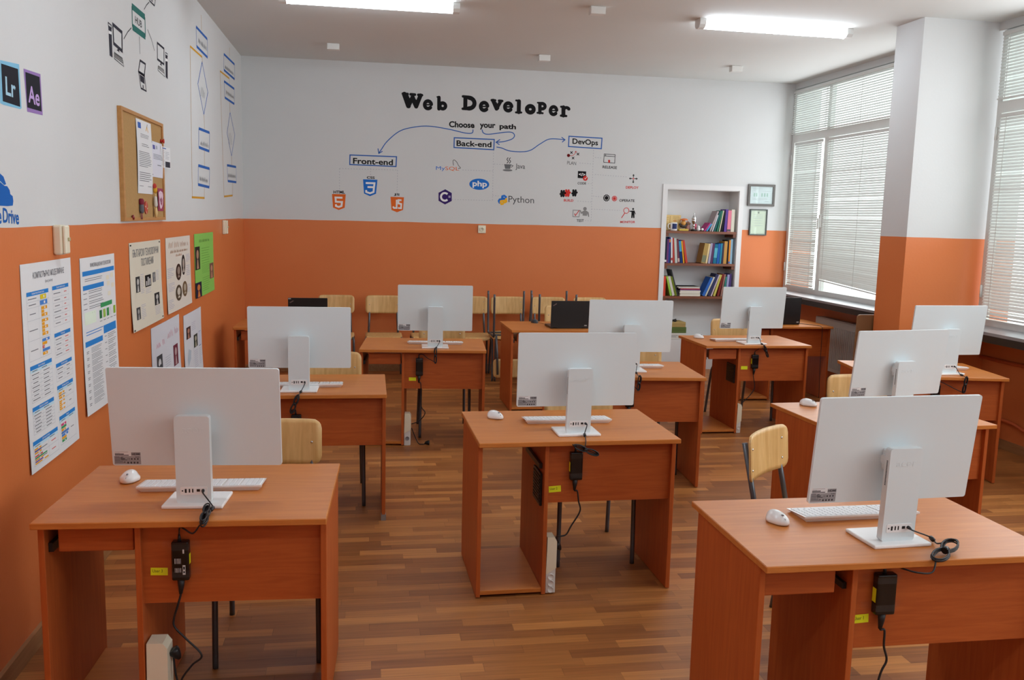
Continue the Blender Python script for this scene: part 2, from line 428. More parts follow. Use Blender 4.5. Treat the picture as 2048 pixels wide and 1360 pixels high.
t.box((NX0-FWD, YB-.012, 0), (NX0, YB+.002, NZ1+FWD)); t.box((NX1, YB-.012, 0), (NX1+FWD, YB+.002, NZ1+FWD)); t.box((NX0, YB-.012, NZ1), (NX1, YB+.002, NZ1+FWD))
struct(t.build('trim_1', M_NICHE))

# right side: parapet under the windows, pillars, lintel
for a, b in (((XW, YF, 0), (XW+.2, YB, .95)), ((XR, YF, 3.30), (XW+.2, YB, ZC)), ((PX1-.02, PY0+.02, 0), (XW+.2, PY1+.1, ZC)), ((XR, YB-.011, .95), (XW+.2, YB, 3.30)), ((XR, 3.05, .95), (XW+.2, 3.45, 3.30)), ((XR, YF, .95), (XW+.2, YF+.3, 3.30))):
    slab('wall_right', a, b, PAINT)
slab('wall_pillar', (PX0, PY0, 0), (PX1, PY1, ZC), PAINT)
r = thing('bounce_board', 'added white board on the unseen wall behind the viewer, for neutral bounce light', 'board', (1.9, YF, 1.0))  # added unseen board; its white face bounces neutral light onto the computers
MB().box((-1.7, .001, 0), (1.7, .02, 1.3)).build('panel', mat('bounce_board_white', (236, 238, 240), .25), r)
f = MB(); f.box((-1.73, .0, -.03), (1.73, .03, 0)); f.box((-1.73, 0, 1.3), (1.73, .03, 1.33)); f.box((-1.73, 0, 0), (-1.7, .03, 1.3)); f.box((1.7, 0, 0), (1.73, .03, 1.3)); f.build('frame', M_GALV, r)
# baseboards
def bboard(name, a, b): return struct(MB().box(a, b).build(name, M_BASEB))
bboard('baseboard_left', (XL, YF, 0), (XL+.018, YB, .075))
bboard('baseboard_back', (XL+.018, YB-.018, 0), (NX0-FWD, YB, .075))
bboard('baseboard_right', (XW-.018, YF, 0), (XW, YB, .075))

# windows
def blind(parent, y0, y1, z0, z1, x, name='blind', tilt=60, raise_end=0.):
    b = MB(); n_ = int((z1-.04-z0)/.0245); rng = random.Random(int(y0*100+z0*10))
    t0 = radians(tilt)
    for i in range(n_):
        z = z1-.045-i*.0245; frac = i/max(1, n_-1)
        tt = t0+radians(rng.uniform(-4, 4))
        if rng.random() < .05: tt = t0+radians(rng.choice((-25, 16)))
        hw = .0125; dx, dz = hw*cos(tt), hw*sin(tt)
        sag = rng.uniform(-.0015, .0015)
        zl = z+raise_end*frac**6; zr = z+sag
        # room side edge lower
        mx, mz = .0018*sin(tt), .0018*cos(tt)
        vs = [(x-dx, y0, zr-dz), (x-dx, y1, zl-dz), (x-mx, y1, zl+mz), (x-mx, y0, zr+mz), (x+dx, y1, zl+dz), (x+dx, y0, zr+dz)]
        b.add(vs, [(0, 1, 2, 3), (3, 2, 4, 5)], 0, True)
    sl = b.build('slats', M_SLAT, parent)
    MB().rbox((x-.013, y0, z1-.03), (x+.013, y1, z1-.002), .003).build('head_rail', M_SLAT, parent)
    zb = z1-.045-n_*.0245
    br = MB(); hx = .011
    br.add([(x-hx, y0, zb-.008), (x+hx, y0, zb-.008), (x+hx, y0, zb+.004), (x-hx, y0, zb+.004), (x-hx, y1, zb-.008+raise_end), (x+hx, y1, zb-.008+raise_end), (x+hx, y1, zb+.004+raise_end), (x-hx, y1, zb+.004+raise_end)],
           [(0, 1, 2, 3), (7, 6, 5, 4), (0, 4, 5, 1), (1, 5, 6, 2), (2, 6, 7, 3), (3, 7, 4, 0)])
    br.build('bottom_rail', M_SLAT, parent)
    k = max(2, int((y1-y0)/.7)+1)
    for i in range(k):
        yy = y0+.09+(y1-y0-.18)*i/(k-1)
        MB().box((x-.0152, yy-.003, zb), (x-.0144, yy+.003, z1-.03)).build('ladder_cord', M_SLAT, parent)
def window(nm, y0, y1, mull, zt, label_y):
    z0, z1 = .975, 3.29; xa, xb = XR-.005, XR+.06
    f = MB(); FWm = .055
    f.box((xa, y0, z0), (xb, y0+FWm, z1)); f.box((xa, y1-FWm, z0), (xb, y1, z1))
    f.box((xa-.001, y0+.001, z0+.001), (xb-.001, y1-.001, z0+FWm)); f.box((xa-.001, y0+.001, z1-FWm), (xb-.001, y1-.001, z1-.001)); f.box((xa-.002, y0+.002, zt-.045), (xb-.002, y1-.002, zt+.045))
    for m_ in mull: f.box((xa+.001, m_-.045, z0+.002), (xb-.003, m_+.045, zt))
    for m_ in mull: f.box((xa+.01, m_-.03, zt), (xb-.004, m_+.03, z1-.002))
    fr = struct(f.build(nm, M_UPVC))
    MB().box((XR+.03, y0+.02, z0+.02), (XR+.034, y1-.02, z1-.02)).build('window_pane', M_GLASS, fr)
    cuts = [y0+FWm]+[q for m_ in mull for q in (m_-.045, m_+.045)]+[y1-FWm]
    return fr, [(cuts[i], cuts[i+1]) for i in range(0, len(cuts), 2)], zt
BX = XR-.028
for nm, y0, y1, mull, zt in (('window_1', 7.0, 10.045, [9.235], 2.735), ('window_2', 3.45, 6.56, [5.1], 2.70), ('window_3', YF+.3, 3.05, [1.2], 2.70)):
    fr, bays, zt = window(nm, y0, y1, mull, zt, 0)
    where = {'window_1': 'far window', 'window_2': 'window right of the pillar', 'window_3': 'window nearest the viewer'}[nm]
    gp = thing('venetian_blind', 'white slatted blind in the top light of the %s' % where, 'blind', group='venetian blinds')
    blind(gp, y0+.03, y1-.03, zt+.05, 3.275, BX, tilt=55)
    for i, (a, b_) in enumerate(bays):
        wide = 'wide pane' if (b_-a) > 1. else 'narrow casement'
        side_ = '' if nm == 'window_1' else (' nearer' if i == 0 else ' farther')
        gp = thing('venetian_blind', 'long white slatted blind on the%s %s of the %s' % (side_, wide, where), 'blind', group='venetian blinds')
        blind(gp, a+.005, b_-(.09 if wide != 'wide pane' else .02), 1.045, zt-.055, BX, tilt=60, raise_end=.11 if (nm == 'window_1' and i == 0) else 0.)
    if nm != 'window_3':
        h = MB(); yh = mull[0]
        h.rbox((XR-.03, yh-.014, 1.72), (XR-.004, yh+.014, 1.86), .004); h.rbox((XR-.05, yh-.01, 1.70), (XR-.03, yh+.01, 1.82), .004)
        h.build('window_handle', M_UPVC, fr)
        hg = MB()
        for zz in (1.2, 2.45): hg.cyl((XR-.012, y1-.02, zz), (XR-.012, y1-.02, zz+.1), .009, 10)
        hg.build('window_hinge', M_UPVC, fr)
# sills
for i, (y0, y1) in enumerate(((PY1+.1, YB-.001), (3.45, PY0+.02), (YF+.3, 3.05))):
    s_ = MB(); s_.box((4.62, y0, .955), (XW+.02, y1, .978), 0); s_.box((4.62, y0, .90), (XW, y1, .955), 1)
    struct(s_.build('trim_%d' % (i+2), [M_SILLT, M_SILLB]))

# ================================================================== MURALS
K = paint((28, 28, 30)); BL = paint((52, 100, 176)); OR = paint((222, 104, 40)); BLU = paint((40, 112, 200)); PUR = paint((58, 38, 104))
RED = paint((206, 54, 48)); GREY = paint((138, 138, 138)); WHT = paint((236, 236, 236)); DOT = paint((176, 178, 186)); YLW = paint((236, 178, 40)); DKG = paint((80, 82, 84))
def bpts(l): return [back(*p) for p in l]
def zb(p, sc, ox, oy): return back(ox+p[0]/sc, oy+p[1]/sc)
def btext(d, t, tl, tr, bl_, m, bold=0.):
    o = back(*bl_); a = back(*tl); r = back(*tr)
    d.text(t, o, (r[0]-a[0], r[1]-a[1]), (a[0]-o[0], a[1]-o[1]), m, bold)
# -- heading, thick slab letters
def glyph(d, ch, box, rot):
    l, r, t_, b_ = box; p0 = back(790+l/4.763, 170+b_/4.763); p1 = back(790+r/4.763, 170+b_/4.763); p2 = back(790+l/4.763, 170+t_/4.763)
    w_, h_ = p1[0]-p0[0], p2[1]-p0[1]; cxx, cyy = p0[0]+w_/2, p0[1]+h_/2
    def P(x, y):
        dx, dy = (x-.5)*w_, (y-.5)*h_
        return (cxx+dx*cos(rot)-dy*sin(rot), cyy+dx*sin(rot)+dy*cos(rot))
    lift = [.0006]
    def st(pts, wd):
        d.stroke([P(*q) for q in pts], wd*w_*(.98 if ch in 'eboDP' else 1.15), K, lift[0]); lift[0] += .0005 if len(pts) > 3 else .0001
    def arc(cx_, cy_2, rx, ry, a0, a1, wd, n_=20):
        st([(cx_+rx*cos(radians(a0+(a1-a0)*i/n_)), cy_2+ry*sin(radians(a0+(a1-a0)*i/n_))) for i in range(n_+1)], wd)
    if ch == 'W':
        st([(.13, .9), (.34, .14)], .2); st([(.34, .14), (.52, .75)], .17); st([(.52, .75), (.7, .14)], .17); st([(.7, .14), (.88, .9)], .17)
        st([(.06, .93), (.28, .93)], .11); st([(.42, .93), (.62, .93)], .11); st([(.78, .93), (.95, .93)], .11); st([(.2, .8), (.3, .5)], .22); st([(.6, .5), (.66, .3)], .2)
    elif ch == 'e':
        arc(.5, .5, .31, .35, 12, 318, .34); st([(.3, .49), (.80, .53)], .13)
    elif ch == 'b':
        st([(.24, .9), (.28, .12)], .3); st([(.1, .93), (.3, .93)], .14); arc(.58, .34, .24, .2, 0, 360, .3)
    elif ch == 'D':
        st([(.26, .86), (.28, .14)], .26); st([(.1, .92), (.45, .92)], .16); st([(.12, .09), (.5, .09)], .16); arc(.48, .5, .36, .36, -88, 88, .27)
    elif ch == 'v':
        st([(.2, .86), (.5, .16)], .27); st([(.5, .16), (.8, .86)], .24); st([(.08, .9), (.36, .9)], .17); st([(.66, .9), (.92, .9)], .17); st([(.35, .6), (.55, .25)], .3)
    elif ch == 'l':
        st([(.5, .88), (.54, .12)], .44); st([(.14, .93), (.62, .93)], .2); st([(.2, .08), (.86, .1)], .22)
    elif ch == 'o':
        arc(.5, .5, .31, .3, 0, 360, .38)
    elif ch == 'P':
        st([(.3, .86), (.34, .12)], .32); st([(.1, .92), (.4, .92)], .16); st([(.12, .09), (.6, .09)], .18); arc(.5, .66, .28, .22, -110, 110, .3)
    elif ch == 'r':
        st([(.34, .84), (.38, .12)], .34); st([(.1, .88), (.4, .88)], .18); st([(.14, .09), (.66, .09)], .2); arc(.66, .62, .26, .22, 30, 140, .26); d.disc(*P(.84, .74), .15*w_, K, lift[0])
hd = Draw(map_back)
for ch, box in zip('WebDeveloPer', ((60, 264, 75, 217), (262, 365, 135, 238), (388, 502, 105, 243), (628, 780, 98, 240), (795, 900, 150, 255), (908, 1028, 135, 240), (1025, 1130, 155, 258), (1138, 1215, 138, 272), (1235, 1340, 178, 280), (1345, 1450, 160, 276), (1460, 1557, 190, 294), (1568, 1665, 195, 302))):
    glyph(hd, ch, box, -.03)
hd.build('painted_heading', WALL_B)
d = Draw(map_back)
btext(d, 'Choose', (898, 242), (949, 244), (898, 254.5), K, .035); btext(d, 'your', (959.5, 247), (991, 248), (959.5, 259), K, .035); btext(d, 'path', (999, 247), (1032, 248.5), (999, 260.5), K, .035)
d.build('painted_subheading', WALL_B)
def frame(txt, q, tx, bold=.025, col=BL):
    d = Draw(map_back); d.line(bpts(q), .012, col, closed=True); btext(d, txt, *tx, K, bold); d.build('painted_frame', WALL_B)
frame('Back-end', [(908.5, 275.5), (988.5, 279), (987.5, 299.5), (908, 295)], ((913, 280.5), (983, 283.5), (913, 292)))
frame('Front-end', [(700, 310), (793, 313.5), (792, 333), (699.5, 329)], ((706, 315.5), (786, 319), (706, 327.5)))
frame('DevOps', [(1138, 272.5), (1204, 276.5), (1202.5, 297.5), (1137, 293)], ((1145, 276.5), (1196, 280), (1145, 291)))
def arrow(p, head):
    d = Draw(map_back); q = [(x.x, x.y) for x in spline([Vector((*back(*a), 0)) for a in p], 8)]
    d.line(q, .010, BL); d.line(bpts(head), .010, BL); d.build('painted_arrow', WALL_B)
arrow([(946, 259), (944, 266), (930, 266), (900, 259), (860, 252.5), (830, 254), (800, 262), (775, 282), (762, 300), (757.5, 306)], [(756, 297), (757.5, 307), (765, 302.5)])
arrow([(964, 259), (967, 266), (978, 268.5), (1010, 264.5), (1024, 265), (1029, 271), (1024, 278), (1008, 283), (993, 284.5)], [(1000, 279), (992, 284.5), (999, 289.5)])
arrow([(993, 294), (1003, 296), (1020, 302), (1045, 303.5), (1062, 300), (1080, 288), (1100, 278), (1129, 279.5)], [(1123, 274.5), (1130, 279.5), (1124, 284.5)])
def dots(*lines):
    d = Draw(map_back)
    for l in lines: d.line(bpts(l), .006, DOT, dash=(.012, .018))
    d.build('dotted_line', WALL_B)
dots([(741, 331), (741, 352)], [(679, 337), (795, 340)], [(679, 337), (679, 380)], [(795, 340), (794, 386)])
dots([(987, 300), (985, 402)], [(925, 340), (986, 342)], [(988, 328), (1006, 329)], [(904, 399), (985, 401)], [(985, 391), (997, 392)])
dots([(1187, 300), (1182, 443)], [(1159, 326), (1185, 328)], [(1190, 315), (1205, 316)], [(1190, 349), (1255, 354)], [(1176, 367), (1185, 367.5)], [(1186, 392), (1205, 394)], [(1155, 402), (1183, 404)], [(1183, 418), (1240, 421)], [(1170, 441), (1182, 442)])
def shield(q, col, light):
    d = Draw(map_back); d.poly(bpts(q), col); return d
def hexa(d, pts, m, lift=.0006): d.poly(bpts(pts), m, lift)
# orange shield with a 5
d = shield([(664, 388), (691.5, 388.5), (689.5, 415.5), (677.5, 420), (666, 415)], OR, None)
d.line(bpts([(685, 395.5), (671, 395), (671.6, 403.5), (684, 404), (683, 412), (677.5, 414), (672, 412), (671.8, 408.5)]), .02, WHT, .0012)
btext(d, 'HTML', (667, 381), (690, 381.5), (667, 387), K, .03); d.build('painted_logo', WALL_B)
# blue shield with a 3
d = shield([(726, 358.5), (755, 359.5), (752, 387.5), (740, 392.5), (728, 387)], BLU, None)
d.line(bpts([(731.5, 366), (749, 366.5), (748, 374.5), (735, 374)]), .02, WHT, .0012)
d.line(bpts([(748, 374), (747, 384), (740, 386.5), (732.5, 384), (732.3, 380)]), .02, WHT, .0014)
btext(d, 'CSS', (733.5, 352.5), (749.5, 353), (733.5, 357.5), K, .03); d.build('painted_logo', WALL_B)
# orange shield with letters
d = shield([(781, 393.5), (808, 394.5), (806, 420), (794, 424.5), (783, 420)], OR, None)
d.line(bpts([(793.5, 399.5), (793.2, 416), (788, 416), (786, 413)]), .018, WHT, .0012)
d.line(bpts([(803, 400.5), (797, 400), (797, 407), (802.5, 408), (802, 416.5), (796, 416)]), .018, WHT, .0012)
btext(d, 'JS', (787.5, 386.5), (799.5, 387), (787.5, 392), K, .03); d.build('painted_logo', WALL_B)
# hexagon with C
d = Draw(map_back); d.poly(bpts([(890.5, 378.5), (903.5, 386), (903.5, 402), (890, 409), (877, 401.5), (877, 385.5)]), PUR)
c0 = back(889.5, 393.7); rr = .042
d.line([(c0[0]+rr*cos(radians(a)), c0[1]+rr*sin(radians(a))) for a in range(45, 320, 15)], .022, WHT, .0012)
h0 = back(899, 393.5); d.rect(h0[0]-.012, h0[1]-.012, h0[0]+.012, h0[1]+.012, paint((170, 160, 190)), .0012)
d.build('painted_logo', WALL_B)
# blue oval
d = Draw(map_back); c0 = back(958.5, 368.5); d.disc(c0[0], c0[1], .112, BLU, rb=.062, seg=40)
d.lift = .0014; btext(d, 'php', (945, 361), (974, 362.5), (945, 375.5), WHT, .03)
d.build('painted_logo', WALL_B)
# database word mark
d = Draw(map_back); btext(d, 'My', (872, 332.5), (890, 333), (872, 342), BLU, 0.); btext(d, 'SQL', (890.5, 333), (918, 334), (890.5, 341.5), OR, 0.)
d.line([(x.x, x.y) for x in spline([Vector((*back(*p), 0)) for p in [(907, 331), (906, 322), (909, 320), (914, 325), (917, 331), (921, 336), (916, 337)]], 5)], .006, DKG); d.build('painted_logo', WALL_B)
# cup
d = Draw(map_back); c0 = back(1016, 334)
d.poly([(c0[0]-.045, c0[1]+.03), (c0[0]+.035, c0[1]+.03), (c0[0]+.025, c0[1]-.02), (c0[0]-.032, c0[1]-.02)], paint((110, 112, 114)))
d.disc(c0[0]-.004, c0[1]-.036, .055, paint((120, 122, 124)), rb=.012)
for dx_ in (-.014, .012): d.line([(x.x, x.y) for x in spline([Vector((c0[0]+dx_, c0[1]+.04, 0)), Vector((c0[0]+dx_+.016, c0[1]+.062, 0)), Vector((c0[0]+dx_, c0[1]+.082, 0)), Vector((c0[0]+dx_+.014, c0[1]+.104, 0))], 5)], .009, DKG)
d.line([(c0[0]+.034, c0[1]+.024), (c0[0]+.056, c0[1]+.016), (c0[0]+.036, c0[1]-.004)], .007, DKG)
btext(d, 'Java', (1031, 327), (1050, 328), (1031, 340), DKG, .005); d.build('painted_logo', WALL_B)
# two-coloured snakes
d = Draw(map_back)
d.stroke([back(*p) for p in [(1011, 398.5), (1012, 394), (1008.5, 391.5), (1004.5, 392.5), (1004, 396), (1009, 397.5), (1003, 398.5), (999, 399), (997.5, 402), (999, 405.5)]], .022, BLU, .0006)
d.stroke([back(*p) for p in [(1001, 405), (1002, 402), (1007, 401.5), (1011, 401), (1012.5, 397.5)]], .020, YLW, .0012)
d.stroke([back(*p) for p in [(1012, 399), (1013, 403), (1010, 405), (1006, 405), (1006, 408), (1002.5, 408.5), (1001.5, 405)]], .020, YLW, .0014)
btext(d, 'Python', (1017, 391.5), (1068, 394), (1017, 408.5), DKG, .0); d.build('painted_logo', WALL_B)
# process icons
def z6(p): return (1120+p[0]/8.5, 290+p[1]/8.5)
def b6(*l): return [back(*z6(p)) for p in l]
def word(d, t, a, b_, c, m, bold=.02): btext(d, t, z6(a), z6(b_), z6(c), m, bold)
d = Draw(map_back); c0 = back(*z6((145, 178))); d.disc(c0[0], c0[1], .018, paint((110, 20, 22)))
d.line([(x.x, x.y) for x in spline([Vector((*p, 0)) for p in b6((150, 180), (215, 178), (260, 140), (270, 105))], 5)], .005, RED); d.line(b6((252, 125), (270, 105), (288, 128)), .005, RED)
for c in ((195, 128), (305, 155), (222, 222)):
    d.line(b6((c[0]-20, c[1]-20), (c[0]+20, c[1]+20)), .008, K); d.line(b6((c[0]+20, c[1]-20), (c[0]-20, c[1]+20)), .008, K)
word(d, 'PLAN', (124, 272), (275, 285), (122, 328), DKG, .0); d.build('painted_icon', WALL_B)
d = Draw(map_back); d.line(b6((752, 152), (938, 165), (930, 308), (742, 293)), .006, K, closed=True); d.line(b6((750, 185), (936, 198)), .006, K); d.line(b6((778, 155), (776, 187)), .006, K)
d.poly(b6((834, 245), (858, 272), (850, 274), (850, 302), (820, 302), (820, 272), (812, 270)), RED); word(d, 'RELEASE', (725, 348), (970, 362), (722, 395), K, .02); d.build('painted_icon', WALL_B)
d = Draw(map_back); d.poly(b6((305, 442), (445, 450), (440, 570), (300, 560)), K); d.lift = .0012; word(d, '</>', (318, 470), (428, 478), (318, 525), WHT, .02); d.lift = .0006
c0 = back(*z6((430, 566))); d.disc(c0[0], c0[1], .028, RED, .0016); d.line(b6((418, 562), (428, 582), (458, 540)), .006, WHT, .0022)
word(d, 'CODE', (300, 630), (445, 632), (298, 670), K, .02); d.build('painted_icon', WALL_B)
d = Draw(map_back); c0 = back(*z6((1247, 572)))
for a in (0, 90, 180, 270):
    ca, sa = cos(radians(a)), sin(radians(a)); f = lambda x, y: (c0[0]+x*ca-y*sa, c0[1]+x*sa+y*ca)
    d.line([f(.014, 0), f(.036, 0)], .009, K); d.poly([f(.034, -.014), f(.052, 0), f(.034, .014)], K); d.line([f(0, 0), f(.014, 0)], .006, RED)
word(d, 'DEPLOY', (1120, 698), (1338, 704), (1118, 742), RED, .03); d.build('painted_icon', WALL_B)
def jig(d, c, m, s=.036):
    x, y = back(*z6(c)); d.poly([(x-s*.7, y-s*.7), (x+s*.7, y-s*.7), (x+s*.7, y+s*.7), (x-s*.7, y+s*.7)], m)
    for dx, dy in ((1, .2), (-.9, -.2), (.5, 1), (-.5, 1), (.4, -1), (-.5, -1)): d.disc(x+dx*s*.75, y+dy*s*.8, s*.33, m, .0008)
d = Draw(map_back); jig(d, (45, 825), K); jig(d, (125, 818), RED, .038); jig(d, (245, 815), K); word(d, 'BUILD', (66, 918), (228, 924), (64, 960), RED, .03); d.build('painted_icon', WALL_B)
def gear(d, c, r, m):
    x, y = back(*z6(c)); d.poly([(x+r*(1 if (k//2) % 2 else .86)*cos(2*pi*k/48), y+r*(1 if (k//2) % 2 else .86)*sin(2*pi*k/48)) for k in range(48)], m)
    d.line([(x+r*.6*cos(2*pi*k/24), y+r*.6*sin(2*pi*k/24)) for k in range(24)], r*.12, paint((200, 200, 200)), .0012, closed=True)
d = Draw(map_back); gear(d, (790, 900), .041, K); gear(d, (925, 910), .033, RED); word(d, 'OPERATE', (1010, 920), (1268, 926), (1008, 964), K, .02); d.build('painted_icon', WALL_B)
d = Draw(map_back); d.line(b6((222, 1108), (340, 1112), (322, 1222), (218, 1218)), .008, GREY, closed=True); d.line(b6((245, 1165), (262, 1200), (325, 1112)), .009, RED, .001)
c0 = back(*z6((424, 1085))); d.disc(c0[0], c0[1], .021, GREY); d.poly(b6((380, 1130), (405, 1116), (450, 1118), (488, 1145), (496, 1222), (480, 1222), (462, 1165), (458, 1205), (382, 1200), (385, 1165), (355, 1170), (340, 1110), (350, 1108), (365, 1140)), GREY)
word(d, 'TEST', (282, 1262), (405, 1262), (280, 1308), K, .02); d.build('painted_icon', WALL_B)
d = Draw(map_back); c0 = back(*z6((1127, 1115))); d.line([(c0[0]+.031*cos(2*pi*k/24), c0[1]+.031*sin(2*pi*k/24)) for k in range(24)], .007, RED, closed=True); d.line(b6((1100, 1158), (1045, 1240)), .009, RED)
c0 = back(*z6((1243, 1088))); d.disc(c0[0], c0[1], .011, K); d.poly(b6((1175, 1120), (1222, 1115), (1265, 1112), (1288, 1175), (1278, 1180), (1266, 1150), (1266, 1242), (1244, 1242), (1238, 1190), (1232, 1242), (1210, 1240), (1216, 1140), (1176, 1128)), K)
word(d, 'MONITOR', (1024, 1290), (1278, 1290), (1022, 1328), RED, .03); d.build('painted_icon', WALL_B)

# -- left wall paintings
def lpts(l): return [left(*p) for p in l]
def ltext(d, t, tl, tr, bl_, m, bold=0.):
    o = left(*bl_); a = left(*tl); r = left(*tr)
    d.text(t, o, (r[0]-a[0], r[1]-a[1]), (a[0]-o[0], a[1]-o[1]), m, bold)
def chart(parts):
    d = Draw(map_left)
    for kind, pts in parts:
        if kind == 'box':
            q = lpts(pts); d.line([q[0], q[1]], .022, BL); d.line([q[3], q[2]], .022, BL); d.line([q[0], q[3]], .012, BL); d.line([q[1], q[2]], .012, BL)
        elif kind == 'dia': d.line(lpts(pts), .014, BL, closed=True)
        elif kind == 'y': d.line(lpts(pts), .016, paint((206, 152, 48)))
        elif kind == 'o': d.line(lpts(pts), .014, paint((190, 160, 120)))
        elif kind == 't':
            q0, q1, q2 = lpts(pts[1:]); d.scribble(q2[0], q1[0], q2[1], (q0[1]-q2[1])*.8, paint((128, 130, 134)), .008, len(pts[0]), (q1[1]-q0[1])/max(1e-3, q1[0]-q0[0]))
    d.build('painted_flowchart', WALL_L)
chart([('o', [(402, 30), (403, 60)]), ('box', [(392, 53.5), (414.5, 78.5), (415, 115), (393, 92.5)]), ('t', ('Начало', (396, 72), (413, 90), (396.5, 85))),
       ('y', [(380, 92.5), (404, 114)]), ('o', [(380, 92.5), (384.5, 395)]), ('o', [(404, 114), (404.5, 124)]),
       ('dia', [(404, 124), (415.5, 185), (407.5, 229), (395.5, 168)]), ('t', ('x > y', (401, 165), (410, 172), (401.5, 192))), ('o', [(407.5, 229), (409, 258)]),
       ('box', [(397.5, 257), (419, 265.5), (418.5, 302.5), (397.5, 294.5)]), ('t', ('x = x + 1', (401, 278), (417, 284), (401, 290))),
       ('o', [(408.5, 299), (409, 332)]), ('box', [(396.5, 331), (419, 337.5), (418.5, 374.5), (396, 369)]), ('t', ('Край', (399, 350), (416, 355), (399, 361))),
       ('o', [(408.5, 372), (408.5, 396)]), ('y', [(383.5, 394.5), (409, 396)])])
chart([('o', [(459, 95), (459, 113)]), ('box', [(447.5, 108), (469, 129), (469, 158.5), (447.5, 139.5)]), ('t', ('Начало', (450, 128), (466, 141), (450, 137))),
       ('y', [(440, 142), (458.5, 157)]), ('o', [(440, 142), (448, 392)]), ('o', [(458.5, 157), (459, 168)]),
       ('box', [(448, 162.5), (468.5, 178), (468.5, 208), (449.5, 195)]), ('t', ('Вход x', (452, 178), (467, 188), (452, 188))), ('o', [(459, 203), (460, 225)]),
       ('dia', [(460, 225), (469.5, 270), (463, 312), (454, 266)]), ('t', ('x > 0', (457, 256), (464, 259), (457, 288))), ('o', [(463, 312), (463.5, 330)]),
       ('box', [(454, 330.5), (472, 334), (472.5, 364.5), (455.5, 362)]), ('t', ('Край', (456.5, 345), (471, 347), (456.5, 354))), ('o', [(465, 364), (465, 392)]), ('y', [(448, 393), (465, 391)])])
# hub and machines
HUBG = paint((40, 108, 100))
def z4(p): return (200+p[0]/6.8, p[1]/6.8)
def l4(*l): return [left(*z4(p)) for p in l]
d = Draw(map_left); q = l4((433, 85), (610, 235), (616, 500), (440, 365)); d.line([q[0], q[1]], .036, HUBG); d.line([q[3], q[2]], .036, HUBG); d.line([q[0], q[3]], .016, HUBG); d.line([q[1], q[2]], .016, HUBG)
ltext(d, 'HUB', z4((475, 215)), z4((566, 290)), z4((478, 312)), K, .01); d.build('painted_frame', WALL_L)
d = Draw(map_left)
for q in ([(425, 378), (375, 435), (322, 530)], [(533, 495), (543, 735)], [(645, 400), (700, 540), (740, 690)], [(598, 130), (630, 70), (668, 28)]): d.line(l4(*q), .007, DKG)
d.build('painted_line', WALL_L)
def pc(parts):
    d = Draw(map_left)
    for k, m, *a in parts:
        if k == 'p': d.poly(l4(*a[0]), m, a[1] if len(a) > 1 else .0006)
        if k == 'l': d.line(l4(*a[0]), a[1], m, .0012, closed=a[2] if len(a) > 2 else False)
    d.build('painted_computer', WALL_L)
NVY = paint((44, 44, 56))
pc([('p', NVY, [(112, 352), (155, 385), (170, 785), (130, 755)]), ('l', NVY, [(107, 305), (152, 345), (155, 385), (112, 352)], .006, True), ('p', WHT, [(112, 412), (153, 432), (155, 470), (114, 455)], .001),
    ('l', NVY, [(172, 330), (296, 440), (300, 695), (185, 590)], .018, True), ('p', NVY, [(240, 640), (262, 655), (258, 690), (265, 715), (225, 680), (240, 672)]),
    ('l', DKG, [(192, 712), (300, 790), (322, 905), (192, 795)], .005, True), ('l', DKG, [(195, 730), (305, 810)], .005), ('l', DKG, [(195, 750), (312, 835)], .005), ('l', DKG, [(195, 770), (315, 860)], .005)])
pc([('p', NVY, [(888, 745), (917, 765), (921, 1077), (893, 1050)]), ('l', NVY, [(887, 712), (917, 735), (917, 765), (888, 745)], .006, True), ('p', WHT, [(889, 790), (916, 805), (917, 838), (890, 830)], .001),
    ('l', NVY, [(776, 582), (868, 662), (868, 875), (780, 805)], .014, True), ('p', NVY, [(822, 845), (838, 855), (836, 880), (845, 900), (812, 875), (822, 868)]),
    ('l', DKG, [(790, 895), (865, 950), (880, 1045), (785, 955)], .005, True), ('l', DKG, [(790, 912), (868, 970)], .005), ('l', DKG, [(790, 930), (872, 995)], .005)])
pc([('l', NVY, [(543, 822), (616, 872), (602, 1025), (522, 970)], .014, True), ('l', NVY, [(524, 982), (604, 1040), (628, 1240), (556, 1200)], .010, True), ('p', NVY, [(538, 1010), (600, 1055), (606, 1145), (550, 1105)]), ('p', NVY, [(578, 1155), (590, 1160), (592, 1205), (580, 1200)])])
pc([('l', NVY, [(660, -50), (752, 0), (738, 78), (672, 10)], .010, True), ('p', NVY, [(690, 0), (715, 5), (712, 30)])])
# app tiles, cloud
def z1(p): return (p[0]/2.956, p[1]/2.956)
def l1(*l): return [left(*z1(p)) for p in l]
for txt, outer, inner, col, tx in (('Lr', [(0, 355), (112, 380), (127, 640), (118, 645), (20, 620), (0, 610)], [(5, 375), (105, 408), (118, 632), (15, 598)], (130, 190, 220), ((28, 450), (88, 475), (32, 560))),
                                   ('Ae', [(138, 405), (238, 438), (252, 682), (160, 660)], [(148, 425), (232, 455), (245, 660), (160, 635)], (150, 120, 180), ((163, 500), (230, 530), (166, 605)))):
    d = Draw(map_left); d.poly(l1(*outer), paint(col)); d.poly(l1(*inner), paint((34, 34, 42)), .001); d.lift = .0016
    ltext(d, txt, z1(tx[0]), z1(tx[1]), z1(tx[2]), paint((168, 206, 226) if txt == 'Lr' else (190, 160, 214)), .02); d.build('painted_logo', WALL_L)
CLO = paint((30, 96, 176)); d = Draw(map_left)
def z3(p): return (p[0]/6.8, 320+p[1]/6.8)
def l3(*l): return [left(*z3(p)) for p in l]
d.poly(l3((-420, 520), (-400, 420), (-320, 360), (-250, 370), (-200, 240), (-110, 180), (0, 185), (45, 225), (82, 330), (55, 340), (0, 285), (-90, 275), (-160, 320), (-200, 400), (-250, 420), (-330, 440), (-370, 520)), CLO)
